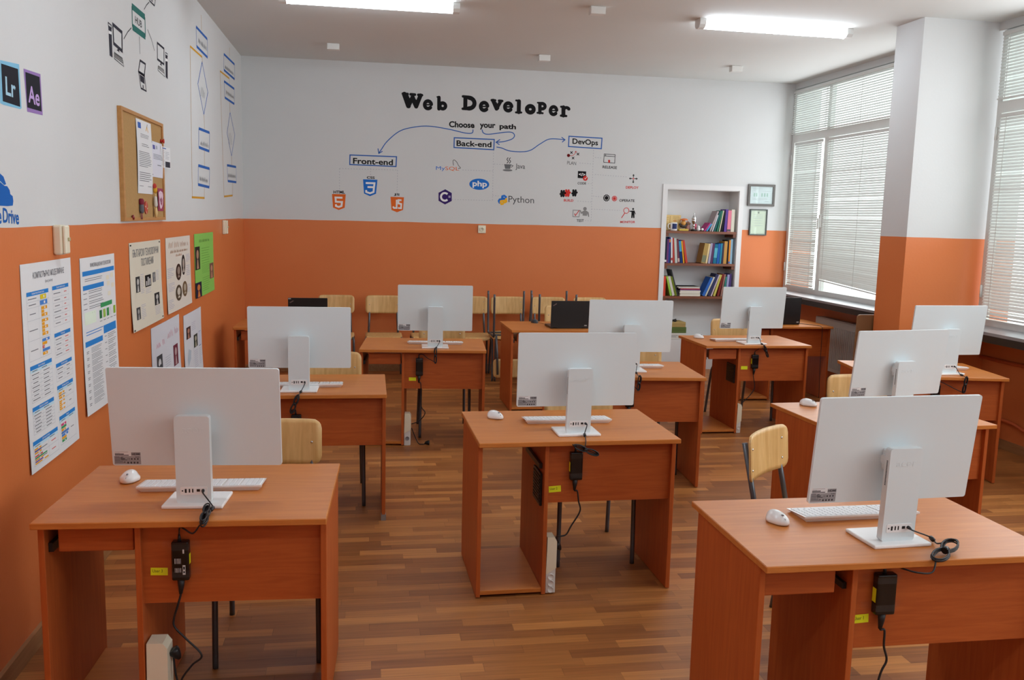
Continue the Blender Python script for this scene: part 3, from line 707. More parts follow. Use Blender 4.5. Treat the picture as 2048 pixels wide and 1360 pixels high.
d.poly(l3((-300, 610), (-310, 520), (-230, 450), (-180, 440), (-150, 350), (-80, 290), (0, 300), (60, 352), (95, 355), (130, 410), (138, 465), (170, 490), (180, 560), (172, 620), (100, 628), (-100, 615)), CLO)
d.lift = .001; ltext(d, 'Drive', z3((35, 648)), z3((252, 685)), z3((40, 852)), CLO, .02); ltext(d, 'One', z3((-190, 610)), z3((14, 645)), z3((-185, 846)), CLO, .02); d.build('painted_logo', WALL_L)

# ================================================================== DESKS
DK = {  # x, y, turn, width, depth
 'A': (-.5802, 3.2569, -.0386, .9288, .6698), 'B': (.9667, 4.1902, .0169, .9474, .6604), 'C': (1.6559, 2.6708, .0006, .9811, .6217),
 'D': (-.3545, 5.2946, -.003, .94, .65), 'E': (.4469, 6.9679, -.0796, .9506, .66), 'F': (1.7332, 5.7838, -.0676, .94, .65),
 'G': (3.2022, 7.1989, .0128, .93, .648), 'H': (2.7345, 4.3467, .0566, .935, .646), 'I': (3.8934, 5.738, -.1644, .9366, .648),
 'J': (-.67, 8.27, 0., .94, .65), 'K': (1.752, 8.17, .01, .94, .69), 'M': (4.115, 8.51, -.01, .94, .65)}
PLACE = {'A': 'front-left desk beside the poster wall', 'B': 'front middle desk', 'C': 'front-right desk', 'D': 'second left-hand desk',
 'E': 'third left-hand desk', 'F': 'second middle desk', 'G': 'desk in front of the bookshelf niche', 'H': 'second right-hand desk',
 'I': 'far-right desk beside the pillar', 'J': 'laptop desk in the back left corner', 'K': 'middle laptop desk by the back wall', 'M': 'laptop desk beside the radiator'}
DESK_LABEL = {
 'A': 'cherry computer desk with User 3 sticker, nearest the poster wall', 'B': 'cherry computer desk with User 2 sticker and no drawer box, middle of the room',
 'C': 'cherry computer desk with User 1 sticker, largest at the lower right', 'D': 'cherry desk directly behind the front-left desk, grey cap on its foot',
 'E': 'cherry desk with blank yellow sticker in front of the back wall chairs', 'F': 'cherry desk partly hidden behind the front middle computer, second in the middle',
 'G': 'cherry desk with yellow sticker in front of the bookshelf niche', 'H': 'cherry desk directly behind the front-right desk and its computer',
 'I': 'cherry desk against the right side, in front of the orange pillar', 'J': 'cherry desk holding a laptop in the back left corner',
 'K': 'cherry desk holding an open laptop in front of stacked chairs', 'M': 'cherry desk holding a laptop beside the white radiator'}
def dmat(k):
    x, y, t, w_, d_ = DK[k]; return TR(x, y, 0, rz=t)
def make_desk(k, drawer=True, sticker=None, vent=False, cap=False):
    x, y, t, w_, d_ = DK[k]; hw, hd_ = w_/2, d_/2
    r = thing('computer_desk', DESK_LABEL[k], 'desk', (x, y, 0), t, 'cherry laminate desks')
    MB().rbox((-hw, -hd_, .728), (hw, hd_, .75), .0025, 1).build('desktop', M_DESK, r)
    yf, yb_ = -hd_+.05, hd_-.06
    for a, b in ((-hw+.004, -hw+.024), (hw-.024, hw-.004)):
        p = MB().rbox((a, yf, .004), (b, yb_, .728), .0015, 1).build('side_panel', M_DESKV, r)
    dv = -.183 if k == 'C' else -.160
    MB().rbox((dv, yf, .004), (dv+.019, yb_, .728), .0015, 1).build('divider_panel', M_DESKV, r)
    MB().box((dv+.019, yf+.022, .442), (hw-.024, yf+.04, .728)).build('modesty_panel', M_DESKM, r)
    MB().rbox((-hw+.024, yf+.004, .014), (dv, yb_-.02, .034), .0015, 1).build('tower_shelf', M_DESK, r)
    if drawer:
        d_x0 = -.405 if k in 'A' else (-hw+.026 if k == 'C' else -.41); d_x1 = -.168 if k != 'C' else -.228
        dr = MB().rbox((d_x0, yf+.02, .628), (d_x1, yf+.038, .712), .004, 2)
        dr.box((d_x0+.01, yf+.038, .635), (d_x1-.01, yb_-.05, .645)); dr.build('keyboard_tray', M_DESKM, r)
        MB().box((-hw+.025, yf+.03, .625), (-hw+.026 if k == 'C' else -hw+.040, yf+.36, .655)).build('slide_rail', M_BLACK, r)
        MB().box((dv-.014, yf+.03, .635), (dv-.001, yf+.36, .655)).build('slide_rail', M_BLACK, r)
    else:
        MB().box((-.176, yf+.05, .598), (-.161, yf+.38, .622)).build('slide_rail', M_BLACK, r)
    if vent:
        v = MB().rbox((-.172, yf+.04, .42), (-.161, yf+.20, .575), .002, 1)
        for i in range(9): v.box((-.175, yf+.052, .435+i*.015), (-.172, yf+.188, .442+i*.015))
        v.build('vent_plate', M_BLACK, r)
    if cap:
        MB().box((hw-.028, yf-.004, 0), (hw, yf+.03, .035)).build('foot_cap', M_GALV, r)
    if sticker:
        x_, z_, w__, h__, txt, rot = sticker
        yy = yf+.0215
        sk = Draw(lambda a, b, l: (x_+a*cos(rot)-b*sin(rot), yy-l, z_+a*sin(rot)+b*cos(rot)))
        sk.rect(0, 0, w__, h__, M_YEL, .0004)
        if txt: sk.text(txt, (w__*.1, h__*.38), (w__*.6, 0), (0, h__*.4), mat('marker_ink', (52, 60, 20), .6), 0., .0008)
        so = sk.build('sticker', r); so['label'] = 'small yellow sticker' + (' reading %s' % txt if txt else '')
    return r
make_desk('A', True, (-.118, .540, .055, .0265, 'User 3', -.03))
make_desk('B', False, (-.133, .490, .058, .030, 'User 2', .06), vent=True)
make_desk('C', True, (-.160, .523, .055, .028, 'User 1', .05))
make_desk('D', True, None, cap=True)
make_desk('E', True, (-.106, .502, .054, .026, '', 0.))
make_desk('F', True); make_desk('G', True, (-.122, .540, .058, .028, '', .0), vent=True)
make_desk('H', True); make_desk('I', True); make_desk('J', True); make_desk('K', True); make_desk('M', True)

# ================================================================== ALL-IN-ONE COMPUTERS
PW, PH, PZ, PDY, SW, SH, STL, BW, BD, SO = .5686, .3496, .1255, .0644, .1155, .3052, .0416, .2031, .1642, .0325
def make_computer():
    r = thing('all_in_one_computer', 'x', 'computer', group='white all-in-one computers')
    MB().rbox((-BW/2, 0, 0), (BW/2, BD, .012), .004, 2).build('base', M_WHITEG, r)
    # stand, leaning slightly towards its back
    st = MB().rbox((-SW/2, 0, 0), (SW/2, .026, SH), .009, 3, axes='y').build('stand', M_WHITE, r)
    st.location = (0, SO, .011); st.rotation_euler = (STL, 0, 0)
    pp = MB().rbox((-.044, -.0012, .030), (.046, .001, .058), .004, 2, axes='y').build('port_plate', M_WHITEG, st)
    pt = MB()
    pt.cyl((-.037, -.0016, .044), (-.037, .001, .044), .0026, 10); pt.box((-.029, -.0018, .037), (-.023, .001, .051)); pt.box((-.016, -.0016, .038), (-.0115, .001, .051))
    pt.box((-.005, -.0016, .038), (-.001, .001, .051)); pt.box((.010, -.0016, .041), (.021, .001, .050)); pt.cyl((.031, -.0016, .046), (.031, .001, .046), .0035, 10)
    pt.build('port', M_BLACK, st)
    lg = Draw(lambda a, b, l: (a, -l, b)); lg.lift = .0008
    lg.text('acer', (-.034, .247), (.072, 0), (0, .016), M_WHITE, 0.)
    lo = lg.build('embossed_logo', st)
    sd = lo.modifiers.new('thickness', 'SOLIDIFY'); sd.thickness = .0007; sd.offset = -1
    v = MB()
    for i in range(17): v.box((-SW/2-.0006, .010, .185+i*.0048), (-SW/2+.002, .0155, .1878+i*.0048))
    v.build('side_vent', M_BLACK, st)
    hg = MB(); hg.rbox((-.045, SO+.012, .235), (.045, SO+PDY-.012, .305), .006, 2); hg.cyl((-.05, SO+.035, .27), (.05, SO+.035, .27), .016, 14)
    hg.build('hinge', M_WHITE, r)
    # display housing; origin at lower edge of its back
    dp = MB().rbox((-PW/2, 0, 0), (PW/2, .010, PH), .008, 3, axes='y')
    dp.build
    do = dp.build('display', M_WHITE, r); do.location = (0, SO+PDY, PZ)
    MB().box((-PW/2+.004, .0102, .012), (PW/2-.004, .0125, PH-.004)).build('screen', M_SCREEN, do)
    sp = Draw(lambda a, b, l: (-PW/2+.006+a, -l, .004+b)); W2, H2 = .088, .048
    sp.rect(0, 0, W2, .030, M_LABEL, .0003); sp.rect(0, .030, .056, H2, M_PAPER, .0003); sp.rect(.057, .031, W2, .044, M_LABEL, .0003)
    ink = mat('label_ink', (52, 52, 56), .6)
    sp.lift = .0006
    for i, (w__, h__) in enumerate(((.044, .0014), (.016, .0012), (.03, .0032), (.046, .0026))): sp.rect(.003, .0445-i*.0042, .003+w__, .0445-i*.0042+h__, ink if i > 1 else M_LABEL)
    sp.text('HDMI', (.059, .034), (.027, 0), (0, .007), ink, .04); sp.text('acer', (.070, .0255), (.015, 0), (0, .0028), ink, .03)
    sp.text('CE', (.043, .0165), (.009, 0), (0, .006), ink, .0)
    for i in range(6): sp.rect(.002, .027-i*.0042, .002+(.016+(i*37 % 11)*.002), .0284-i*.0042, ink)
    for i in range(3): sp.rect(.0225, .0250-i*.005, .0245+.012*((i*7) % 3+1)/2, .0272-i*.005, ink)
    for i in range(4): sp.disc(.045+i*.0105, .006, .0036, ink, seg=6); 
    for i in range(3): sp.disc(.058+i*.010, .0195, .0030, ink, seg=8)
    sp.rect(.040, .012, .086, .0125, ink); sp.disc(.034, .0085, .003, ink, seg=3)
    sp.build('rating_label', do)
    return r
MON = {'A': (-.5799, 3.0415, -.0681, .1167), 'B': (.9803, 3.9427, .0183, .0395), 'C': (1.6711, 2.4637, .0463, .1071), 'D': (-.3732, 5.0336, -.0299, .0563),
 'E': (.5167, 6.7021, -.0439, .0467), 'F': (1.7388, 5.6315, -.0403, .0559), 'G': (3.1934, 6.9255, .0436, .091), 'H': (2.7509, 4.1261, .1544, .116), 'I': (3.9695, 5.4792, .0586, .1069)}
proto = make_computer()
for i, (k, (x, y, t, tilt)) in enumerate(MON.items()):
    o = proto if i == 0 else copy_tree(proto)
    o.location = (x, y, .75); o.rotation_euler = (0, 0, t)
    for c in o.children:
        if c.name.startswith('display'): c.rotation_euler = (tilt, 0, 0)
    o['label'] = 'white all-in-one computer seen from behind on the %s' % PLACE[k]

# ================================================================== KEYBOARDS AND MICE
def make_keyboard():
    r = thing('keyboard', 'x', 'keyboard', group='white keyboards')
    L, Dp = .435, .128
    b = MB(); prof = [(-Dp/2+.012, .0), (Dp/2-.008, .0), (Dp/2, .010), (-Dp/2, .022), (-Dp/2, .016)]
    n = len(prof)
    def ring(x): return [(x, p[0], p[1]) for p in prof]
    xs = (-L/2+.014, -L/2, L/2, L/2-.014)
    vs = []
    for sgn in (-1, 1):
        for (py, pz) in prof:
            inset = .014 if pz < .005 else 0.
            vs.append((sgn*(L/2-inset), py, pz))
    fs = [tuple(range(n))[::-1], tuple(range(n, 2*n))]+[(i, (i+1) % n, n+(i+1) % n, n+i) for i in range(n)]
    b.add(vs, fs); b.build('body', M_WHITEG, r)
    kb = MB()
    rows = [(15, 0, 1.), (14, .0, 1.), (14, .004, 1.), (13, .008, 1.), (12, .012, 1.), (8, 0, 2.)]
    for ri in range(6):
        yy = -Dp/2+.014+ri*.0185; zt = .022-(yy+Dp/2)/Dp*.012
        widths = [1]*15 if ri < 5 else [1.3, 1.3, 1.3, 5.2, 1.3, 1.3, 1.3, 2.]
        tot = sum(widths); x = -L/2+.008; span = .285
        for w_ in widths:
            ww = span*w_/tot; kb.rbox((x+.001, yy-.0078, zt-.001), (x+ww-.001, yy+.0078, zt+.0026), .001, 1); x += ww
        x = -L/2+.30
        for j in range(3): kb.rbox((x+.001+j*.0178, yy-.0078, zt-.001), (x+.0168+j*.0178, yy+.0078, zt+.0026), .001, 1)
        x = -L/2+.358
        for j in range(4): kb.rbox((x+.001+j*.0178, yy-.0078, zt-.001), (x+.0168+j*.0178, yy+.0078, zt+.0026), .001, 1)
    kb.build('keycaps', M_KEY, r)
    return r
def make_mouse():
    r = thing('computer_mouse', 'x', 'mouse', group='white computer mice')
    bm = bmesh.new(); bmesh.ops.create_uvsphere(bm, u_segments=28, v_segments=16, radius=1.)
    for v in bm.verts:
        x, y, z = v.co
        w_ = .031*(1-.12*y)+(.006*math.exp(-((y-.15)/.35)**2) if abs(x) > .3 and z < .35 else 0)
        zz = max(z, -.22)
        v.co = (x*w_, y*.052, zz*.030*(1+.18*y) + .008)
    bm.verts.index_update()
    MB().add([v.co[:] for v in bm.verts], [[v.index for v in f.verts] for f in bm.faces], 0, True).build('shell', M_WHITEG, r); bm.free()
    MB().lathe([(.0035*sin(pi*q/10), -.0105*cos(pi*q/10)) for q in range(11)], 14, 0, TR(0, -.026, .0312, rx=-pi/2-.28)).build('scroll_wheel', M_GREYW, r)
    MB().box((-.0006, -.046, .016), (.0006, -.037, .0245)).build('button_gap', M_LABEL, r)
    return r
def at(k, lx, ly, z=.75): return dmat(k) @ Vector((lx, ly, z))
kp = make_keyboard()
KB = {'A': (-.008, .04, .01), 'B': (.022, .075, -.02), 'C': (.025, .113, .03), 'D': (.005, -.05, .0), 'E': (.09, .02, 0), 'F': (.06, .085, .0), 'G': (-.08, -.02, .05), 'H': (.02, .06, .08), 'I': (.12, .02, .1)}
for i, (k, (a, b, t)) in enumerate(KB.items()):
    o = kp if i == 0 else copy_tree(kp)
    o.location = at(k, a, b); o.rotation_euler = (0, 0, DK[k][2]+t); o['label'] = 'white keyboard lying under the computer on the %s' % PLACE[k]
mp_ = make_mouse()
MS = {'A': (-.29, .128, .0), 'B': (-.324, .167, .55), 'C': (-.278, .066, .15), 'G': (-.352, .135, .5), 'H': (-.285, .235, .5)}
for i, (k, (a, b, t)) in enumerate(MS.items()):
    o = mp_ if i == 0 else copy_tree(mp_)
    o.location = at(k, a, b); o.rotation_euler = (0, 0, DK[k][2]+t); o['label'] = 'white wireless mouse at the left of the %s' % PLACE[k]

# ================================================================== POWER ADAPTERS, CABLES, OUTLET BOXES
TAPE = bpy.data.materials.new('clear_tape'); TAPE.use_nodes = True
_b = TAPE.node_tree.nodes['Principled BSDF']; _b.inputs['Base Color'].default_value = (.9, .9, .9, 1); _b.inputs['Roughness'].default_value = .12; _b.inputs['Alpha'].default_value = .02; _b.inputs['Specular IOR Level'].default_value = .8
def bundle(mb, c, ax, ln, wd, nrm, n=4, r=.0026):
    ax = Vector(ax).normalized(); nrm = Vector(nrm).normalized(); sd = nrm.cross(ax).normalized(); nrm = ax.cross(sd); c = Vector(c)
    rng = random.Random(int(1000*(c.x+c.z)))
    for i in range(n):
        l_ = ln*rng.uniform(.82, 1.05); w_ = wd*rng.uniform(.55, 1.1); off = nrm*((i-(n-1)/2)*r*1.7); sh = ax*rng.uniform(-.006, .006)
        pts = []
        for q in range(24):
            a = 2*pi*q/24; sx = cos(a)*l_/2; wv = sin(a)*w_/2*(.35+.65*abs(cos(a))**.6)
            pts.append(c+off+sh+ax*sx+sd*wv)
        mb.tube(pts, r, 6, 0, True)
def adapter(k, port, path, bnd, brick, low, plug=None, text_lab=False, extra=None):
    r = thing('power_adapter', 'black power adapter taped to the front of the %s' % PLACE[k], 'power adapter', DK[k][:2]+(0,), DK[k][2], 'black computer power adapters')
    yf = -DK[k][4]/2+.05+.021
    # plug at the computer, thin lead, ferrite
    mx_, my_, mt_, _ = MON[k]
    wp = Matrix.Translation((mx_, my_, .75)) @ Matrix.Rotation(mt_, 4, 'Z') @ Vector((.031, SO-.0065, .057))
    port = dmat(k).inverted() @ wp; axv = Vector(bnd[1]).normalized(); cv = Vector(bnd[0])
    near, far = sorted((cv+axv*bnd[2]*.46, cv-axv*bnd[2]*.46), key=lambda q: (q-Vector(path[-1])).length)
    p = [port+Vector((0, .004, 0)), port+Vector((.004, -.016, -.004))]+[Vector(q) for q in path[1:]]+[near]
    c = MB(); c.tube(spline(p, 8), .0024, 8)
    ce, ax, ln, wd, nr = bnd
    bundle(c, ce, ax, ln, wd, nr, 6 if k in 'AD' else 4)
    c.build('lead', M_CABLE, r)
    MB().tube([p[0]+Vector((0, .006, 0)), p[0]+(p[1]-p[0])*.25, p[0]+(p[1]-p[0])*.7], [.0056, .0054, .0032], 10).build('barrel_plug', M_BLACK, r)
    f0, f1 = p[2], p[2]+(p[3]-p[2]).normalized()*.026
    MB().tube([f0, f0.lerp(f1, .12), f0.lerp(f1, .88), f1], [.004, .0072, .0072, .004], 10).build('ferrite', M_BLACK, r)
    ce_ = Vector(ce); a_ = Vector(ax).normalized(); MB().tube([ce_-a_*.008, ce_+a_*.008], .0105, 12).build('cable_tie', M_BLACK, r)
    bx, bz0, bz1, hw_ = brick
    yb0 = yf-.031
    MB().rbox((bx-hw_, yb0, bz0), (bx+hw_, yf-.001, bz1), .006, 3).build('brick', M_BLACKG, r)
    if text_lab:
        dl = Draw(lambda a, b, l: (bx+a, yb0-l, b)); wi = mat('white_print', (196, 196, 196), .6); dl.lift = .0006
        dl.rect(.008, bz0+.022, .017, bz0+.055, wi); dl.rect(.009, bz1-.04, .014, bz1-.026, wi)
        for i in range(10): dl.rect(-.017+(i % 5)*.0045, bz0+.03+(i//5)*.03, -.0150+(i % 5)*.0045, bz0+.045+(i//5)*.033, wi if i % 3 else M_LABEL)
        dl.rect(.010, bz0+.028, .015, bz0+.034, K, .0009); dl.rect(.010, bz0+.040, .015, bz0+.050, K, .0009)
        dl.build('rating_label', r)
        MB().box((bx+hw_-.0002, yb0+.008, bz0+.055), (bx+hw_+.0006, yf-.006, bz0+.09)).build('yellow_label', M_YEL, r)
    else:
        if k in 'BCG': MB().box((bx-hw_-.0006, yb0+.006, bz0+.04), (bx-hw_+.0002, yf-.006, bz0+.085)).build('yellow_label', M_YEL, r)
    # cable from bundle to brick top
    top = Vector((bx-.004, (yb0+yf)/2, bz1)); end = far
    m = MB()
    mid = [end]+[Vector(q) for q in (extra or [])]+[top+Vector((0, 0, .025)), top]
    m.tube(spline(mid, 8), .0027, 8); m.tube([top+Vector((0, 0, .022)), top+Vector((0, 0, -.002))], [.0034, .0062], 10)
    lowp = [Vector((bx-.002, (yb0+yf)/2, bz0)), Vector((bx-.004, (yb0+yf)/2, bz0-.05))]+[Vector((q[0], q[1] if len(q) > 2 else yf-.018, q[-1])) for q in low]
    m.tube([lowp[0]+Vector((0, 0, .003)), lowp[0]+Vector((0, 0, -.02)), lowp[1]], [.0125, .0105, .0055], 12)
    m.tube(spline(lowp, 8), .0036, 8); m.build('mains_cable', M_CABLE, r)
    # transparent tape across the brick
    e = .034
    for zz in (bz0+.012, bz1-.03):
        tp = MB()
        tp.add([(bx-hw_-e, yf-.0006, zz), (bx-hw_-.003, yf-.0008, zz), (bx-hw_-.001, yb0-.0008, zz), (bx+hw_+.001, yb0-.0008, zz), (bx+hw_+.003, yf-.0008, zz), (bx+hw_+e, yf-.0006, zz),
                (bx-hw_-e, yf-.0006, zz+.022), (bx-hw_-.003, yf-.0008, zz+.022), (bx-hw_-.001, yb0-.0008, zz+.022), (bx+hw_+.001, yb0-.0008, zz+.022), (bx+hw_+.003, yf-.0008, zz+.022), (bx+hw_+e, yf-.0006, zz+.022)],
               [(i, i+1, i+7, i+6) for i in range(5)])
        tp.build('clear_tape', TAPE, r)
    if plug:
        q = Vector(plug[0]); d_ = Vector(plug[1]).normalized()
        pm = MB().tube([q, q+d_*.012, q+d_*.03, q+d_*.042], [.019, .0195, .013, .006], 14)
        pm.build('mains_plug', M_BLACK, r)
    return r
EY = lambda k: -DK[k][4]/2          # near edge of that desk
adapter('A', (.045, -.190, .797), [(.068, -.205, .790), (.084, -.24, .764), (.080, -.268, .762), (.070, -.285, .764)], ((.074, -.318, .764), (.05, -1, -.16), .115, .034, (0, .1, 1)),
        (-.015, .530, .665, .028), [(-.028, .444), (-.043, .392), (-.040, .362), (-.004, .319), (.044, .260), (.012, .226), (-.023, .176), (-.036, -.24, .11), (-.052, -.24, .17), (-.058, -.24, .235)], ((-.062, -.235, .262), (.5, 0, -.75)), True,
        [(.064, -.352, .742), (.040, -.345, .712), (.009, -.325, .720), (-.014, -.285, .712)])
adapter('B', (.045, -.206, .797), [(.035, -.222, .782), (.030, -.250, .763), (.022, -.300, .757), (.012, -.343, .745), (.0, -.350, .725)], ((.010, -.352, .716), (.13, 0, -.05), .140, .046, (0, 1, 0)),
        (-.012, .554, .687, .0295), [(-.002, .499), (.006, .450), (.014, .402), (-.027, .330), (-.05, .290), (-.09, .282), (-.083, -.22, .255), (-.08, -.22, .2)], ((-.088, -.235, .235), (.6, 0, -.8)), False,
        [(-.045, -.33, .735), (-.03, -.285, .722)])
adapter('C', (.096, -.150, .797), [(.118, -.152, .790), (.143, -.155, .762), (.133, -.195, .760), (.125, -.225, .768)], ((.112, -.275, .766), (.72, .50, .16), .160, .058, (-.1, -.2, 1)),
        (-.070, .560, .692, .033), [(-.060, .505), (-.057, .452), (-.044, .405), (-.061, .361), (-.085, .25), (-.10, -.24, .16), (-.095, -.235, .2)], ((-.095, -.22, .235), (.6, 0, -.75)), False,
        [(.03, -.335, .722), (-.02, -.33, .722), (-.052, -.285, .722)])
adapter('D', (.012, -.222, .797), [(.006, -.245, .775), (-.002, -.280, .763), (-.005, -.31, .762), (-.008, -.33, .758)], ((-.032, -.345, .705), (.35, 0, .9), .105, .036, (0, 1, 0)),
        (-.03, .50, .63, .028), [(-.03, .42), (-.02, .3), (-.06, .2)], None, False, [(-.05, -.32, .665)])
adapter('E', (.125, -.196, .797), [(.112, -.225, .778), (.100, -.268, .763), (.096, -.31, .762), (.094, -.335, .756)], ((.093, -.350, .712), (.0, 0, 1), .115, .028, (0, 1, 0)),
        (-.027, .545, .680, .027), [(-.015, .48), (-.012, .317), (.019, .259), (-.019, .200), (-.083, .170)], None, False, [(.074, -.33, .668), (.033, -.30, .684), (-.004, -.285, .711)])
adapter('F', (.045, -.115, .797), [(.036, -.16, .775), (.028, -.215, .763), (.022, -.28, .762), (.02, -.335, .756)], ((.018, -.346, .715), (.1, 0, 1), .10, .032, (0, 1, 0)),
        (-.02, .545, .675, .028), [(-.015, .48), (0, .36), (-.05, .26)], None, False, [(-.005, -.3, .69)])
adapter('G', (.026, -.232, .797), [(.028, -.262, .772), (.026, -.29, .763), (.028, -.32, .760), (.03, -.333, .755)], ((.048, -.345, .708), (.35, 0, -.9), .105, .028, (0, 1, 0)),
        (-.010, .550, .668, .029), [(-.014, .475), (.001, .390), (-.035, .326), (-.098, .263)], None, False, [(.02, -.32, .735), (.0, -.29, .712)])
adapter('H', (.03, -.19, .797), [(.04, -.22, .772), (.045, -.26, .763), (.047, -.3, .762), (.05, -.33, .757)], ((.055, -.342, .71), (.1, 0, 1), .10, .03, (0, 1, 0)),
        (-.02, .545, .675, .028), [(-.015, .48), (0, .36), (-.05, .26)], None, False, [(.02, -.3, .68)])
adapter('I', (.150, -.215, .797), [(.148, -.245, .775), (.150, -.285, .763), (.156, -.31, .762), (.16, -.333, .756)], ((.160, -.345, .705), (.12, 0, 1), .125, .03, (0, 1, 0)),
        (.0, .555, .690, .028), [(-.0, .48), (0, .36), (-.05, .26)], None, False, [(.11, -.31, .668), (.065, -.295, .691), (.01, -.285, .715)])
# spare lead lying on the floor at desk E
r = thing('mains_lead', 'black mains lead with its plug lying on the floor by the third left-hand desk', 'cable', DK['E'][:2]+(0,), DK['E'][2])
MB().tube(spline([(-.083, -.236, .13), (-.06, -.235, .07), (-.03, -.245, .012), (.0, -.25, .006), (.02, -.25, .008)], 8), .0036, 8).build('cord', M_CABLE, r)
MB().tube([(.018, -.25, .010), (.028, -.25, .016), (.045, -.252, .0185), (.055, -.253, .0185)], [.005, .013, .0182, .0182], 14).build('plug', M_BLACK, r)
def outlet(k, x0_, x1_, zs, z0, z1, socks):
    r = thing('outlet_box', 'cream outlet box standing under the %s' % PLACE[k], 'outlet box', DK[k][:2]+(0,), DK[k][2], 'cream floor outlet boxes')
    y0, y1 = EY(k)+.055, EY(k)+.125
    ch = (x1_-x0_)*.35
    poly = [(x0_, z0), (x1_, z0+.03), (x1_, z1-.02), (x1_-ch*.6, z1), (x0_+.004, z1)]
    MB().prism(poly, -y1, -y0, 0, Matrix.Rotation(pi/2, 4, 'X')).build('cover', M_CREAM, r)
    if socks:
        s_ = MB().rbox((x0_, y0+.004, zs), (x1_-.002, y1, z0+.028), .003, 1); so = s_.build('socket_block', M_SOCKW, r)
        q = MB()
        for i in range(socks):
            zz = zs+(z0-zs)*(i+.6)/socks
            q.lathe([(.0, .0), (.011, .0), (.0135, -.004), (.015, -.004), (.015, .001)], 18, 0, TR((x0_+x1_)/2, y0+.003, zz, rx=-pi/2))
        q.build('socket_face', M_SOCKW if k != 'E' else M_GREYW, r)
    return r
outlet('A', -.139, -.068, 0, .0, .305, 0)
outlet('B', -.139, -.090, .004, .098, .278, 3)
outlet('C', -.139, -.090, .004, .098, .278, 0)
outlet('E', -.139, -.088, .0, .094, .250, 1)
outlet('G', -.139, -.098, .0, .075, .245, 1)

# ================================================================== CHAIRS
def make_chair(two=False):
    r = thing('school_chair', 'x', 'chair', group='plywood school chairs')
    # seat: moulded ply with rounded corners and waterfall front
    def ply(w_, h_, rc, n=14, m=10):
        pts = []
        for j in range(m+1):
            row = []
            for i in range(n+1):
                u = -1+2*i/n; v = -1+2*j/m
                x = u*w_/2; y = v*h_/2
                dx = max(0, abs(x)-(w_/2-rc)); dy = max(0, abs(y)-(h_/2-rc))
                if dx > 0 and dy > 0:
                    L = math.hypot(dx, dy)
                    s_ = rc/max(dx, dy)*max(dx, dy)/max(L, 1e-9) if L > rc else 1.
                    if L > rc:
                        x = math.copysign((w_/2-rc)+dx*rc/L, x); y = math.copysign((h_/2-rc)+dy*rc/L, y)
                row.append((x, y))
            pts.append(row)
        return pts
    def sheet(mb, g, f, th):
        m, n = len(g), len(g[0]); vs = []; fs = []
        for s_ in (0, 1):
            for row in g:
                for (x, y) in row: vs.append(f(x, y, th*s_))
        o = m*n
        for j in range(m-1):
            for i in range(n-1):
                a = j*n+i; fs.append((a, a+n, a+n+1, a+1)); fs.append((o+a, o+a+1, o+a+n+1, o+a+n))
        mb.add(vs, fs, 0, True)
        rim = [i for i in range(n)]+[j*n+n-1 for j in range(1, m)]+[(m-1)*n+i for i in range(n-2, -1, -1)]+[j*n for j in range(m-2, 0, -1)]
        base = len(mb.v)-2*o
        for q in range(len(rim)):
            a, b = rim[q], rim[(q+1) % len(rim)]
            mb.f.append([base+a, base+b, base+o+b, base+o+a]); mb.m.append(1); mb.sm.append(False)
    edge = mat('plywood_edge', (206, 168, 108), .5)
    s_ = MB(); g = ply(.385, .385, .055)
    sheet(s_, g, lambda x, y, t: (x, y-.005, .462+t-.010*(1-(x/.19)**2)*(.6-.5*y/.19) - (.02*((-y-.13)/.06)**2 if y < -.13 else 0)), .010)
    s_.build('seat', [M_PLY, edge], r)
    b = MB(); g = ply(.385, .195, .04)
    sheet(b, g, lambda x, z, t: (x, .222-t+.030*(1-(x/.1925)**2)+.08*z, .773+z), .009)
    b.build('backrest', [M_PLY, edge], r)
    R = .0115
    for sx in (-1, 1):
        MB().tube(spline([(sx*.196, -.232, .0), (sx*.194, -.228, .25), (sx*.192, -.222, .42), (sx*.188, -.20, .453), (sx*.182, -.15, .457)], 5), R, 10).build('front_leg', M_STEEL, r)
        MB().tube(spline([(sx*.196, .240, .0), (sx*.190, .205, .25), (sx*.186, .180, .40), (sx*.182, .15, .449)], 5), R, 10).build('back_leg', M_STEEL, r)
        MB().tube([(sx*.160, .170, .42), (sx*.152, .212, .62), (sx*.150, .264, .835)], R, 10).build('back_post', M_STEEL, r)
        MB().tube([(sx*.182, -.155, .449), (sx*.183, .16, .449)], R, 10).build('side_rail', M_STEEL, r)
        for z_, xx in (((.812, .150), (.722, .152)) if two else ((.772, .150),)):
            yy = .222+.030*(1-(xx/.1925)**2)+.08*(z_-.773)-.0095
            MB().lathe([(0, -.0035), (.003, -.0032), (.0052, -.001), (.0055, .0)], 12, 0, TR(sx*xx, yy, z_, rx=-pi/2)).build('rivet', M_RIVET, r)
    MB().tube([(-.186, .172, .43), (.186, .172, .43)], .009, 8).build('cross_bar', M_STEEL, r)
    MB().tube([(-.182, -.12, .44), (.182, -.12, .44)], .009, 8).build('cross_bar', M_STEEL, r)
    return r
chair0 = make_chair(); chair2 = make_chair(True); used = {}
def chair(x, y, rz, label, up=None, two=False):
    src = chair2 if two else chair0
    o = src if two not in used else copy_tree(src); used[two] = True
    o['label'] = label
    if up is None: o.location = (x, y, 0); o.rotation_euler = (0, 0, rz)
    else: o.location = (x, y, up); o.rotation_euler = (pi, 0, rz)
    return o
chair(-.378, 3.615, .01, 'plywood school chair tucked behind the front-left desk')
chair(1.155, 4.475, .01, 'plywood school chair tucked behind the front middle desk')
chair(1.86, 3.36, .72, 'plywood school chair turned sideways behind the front-right desk', two=True)
chair(-.215, 5.52, .03, 'plywood school chair tucked behind the second left-hand desk')
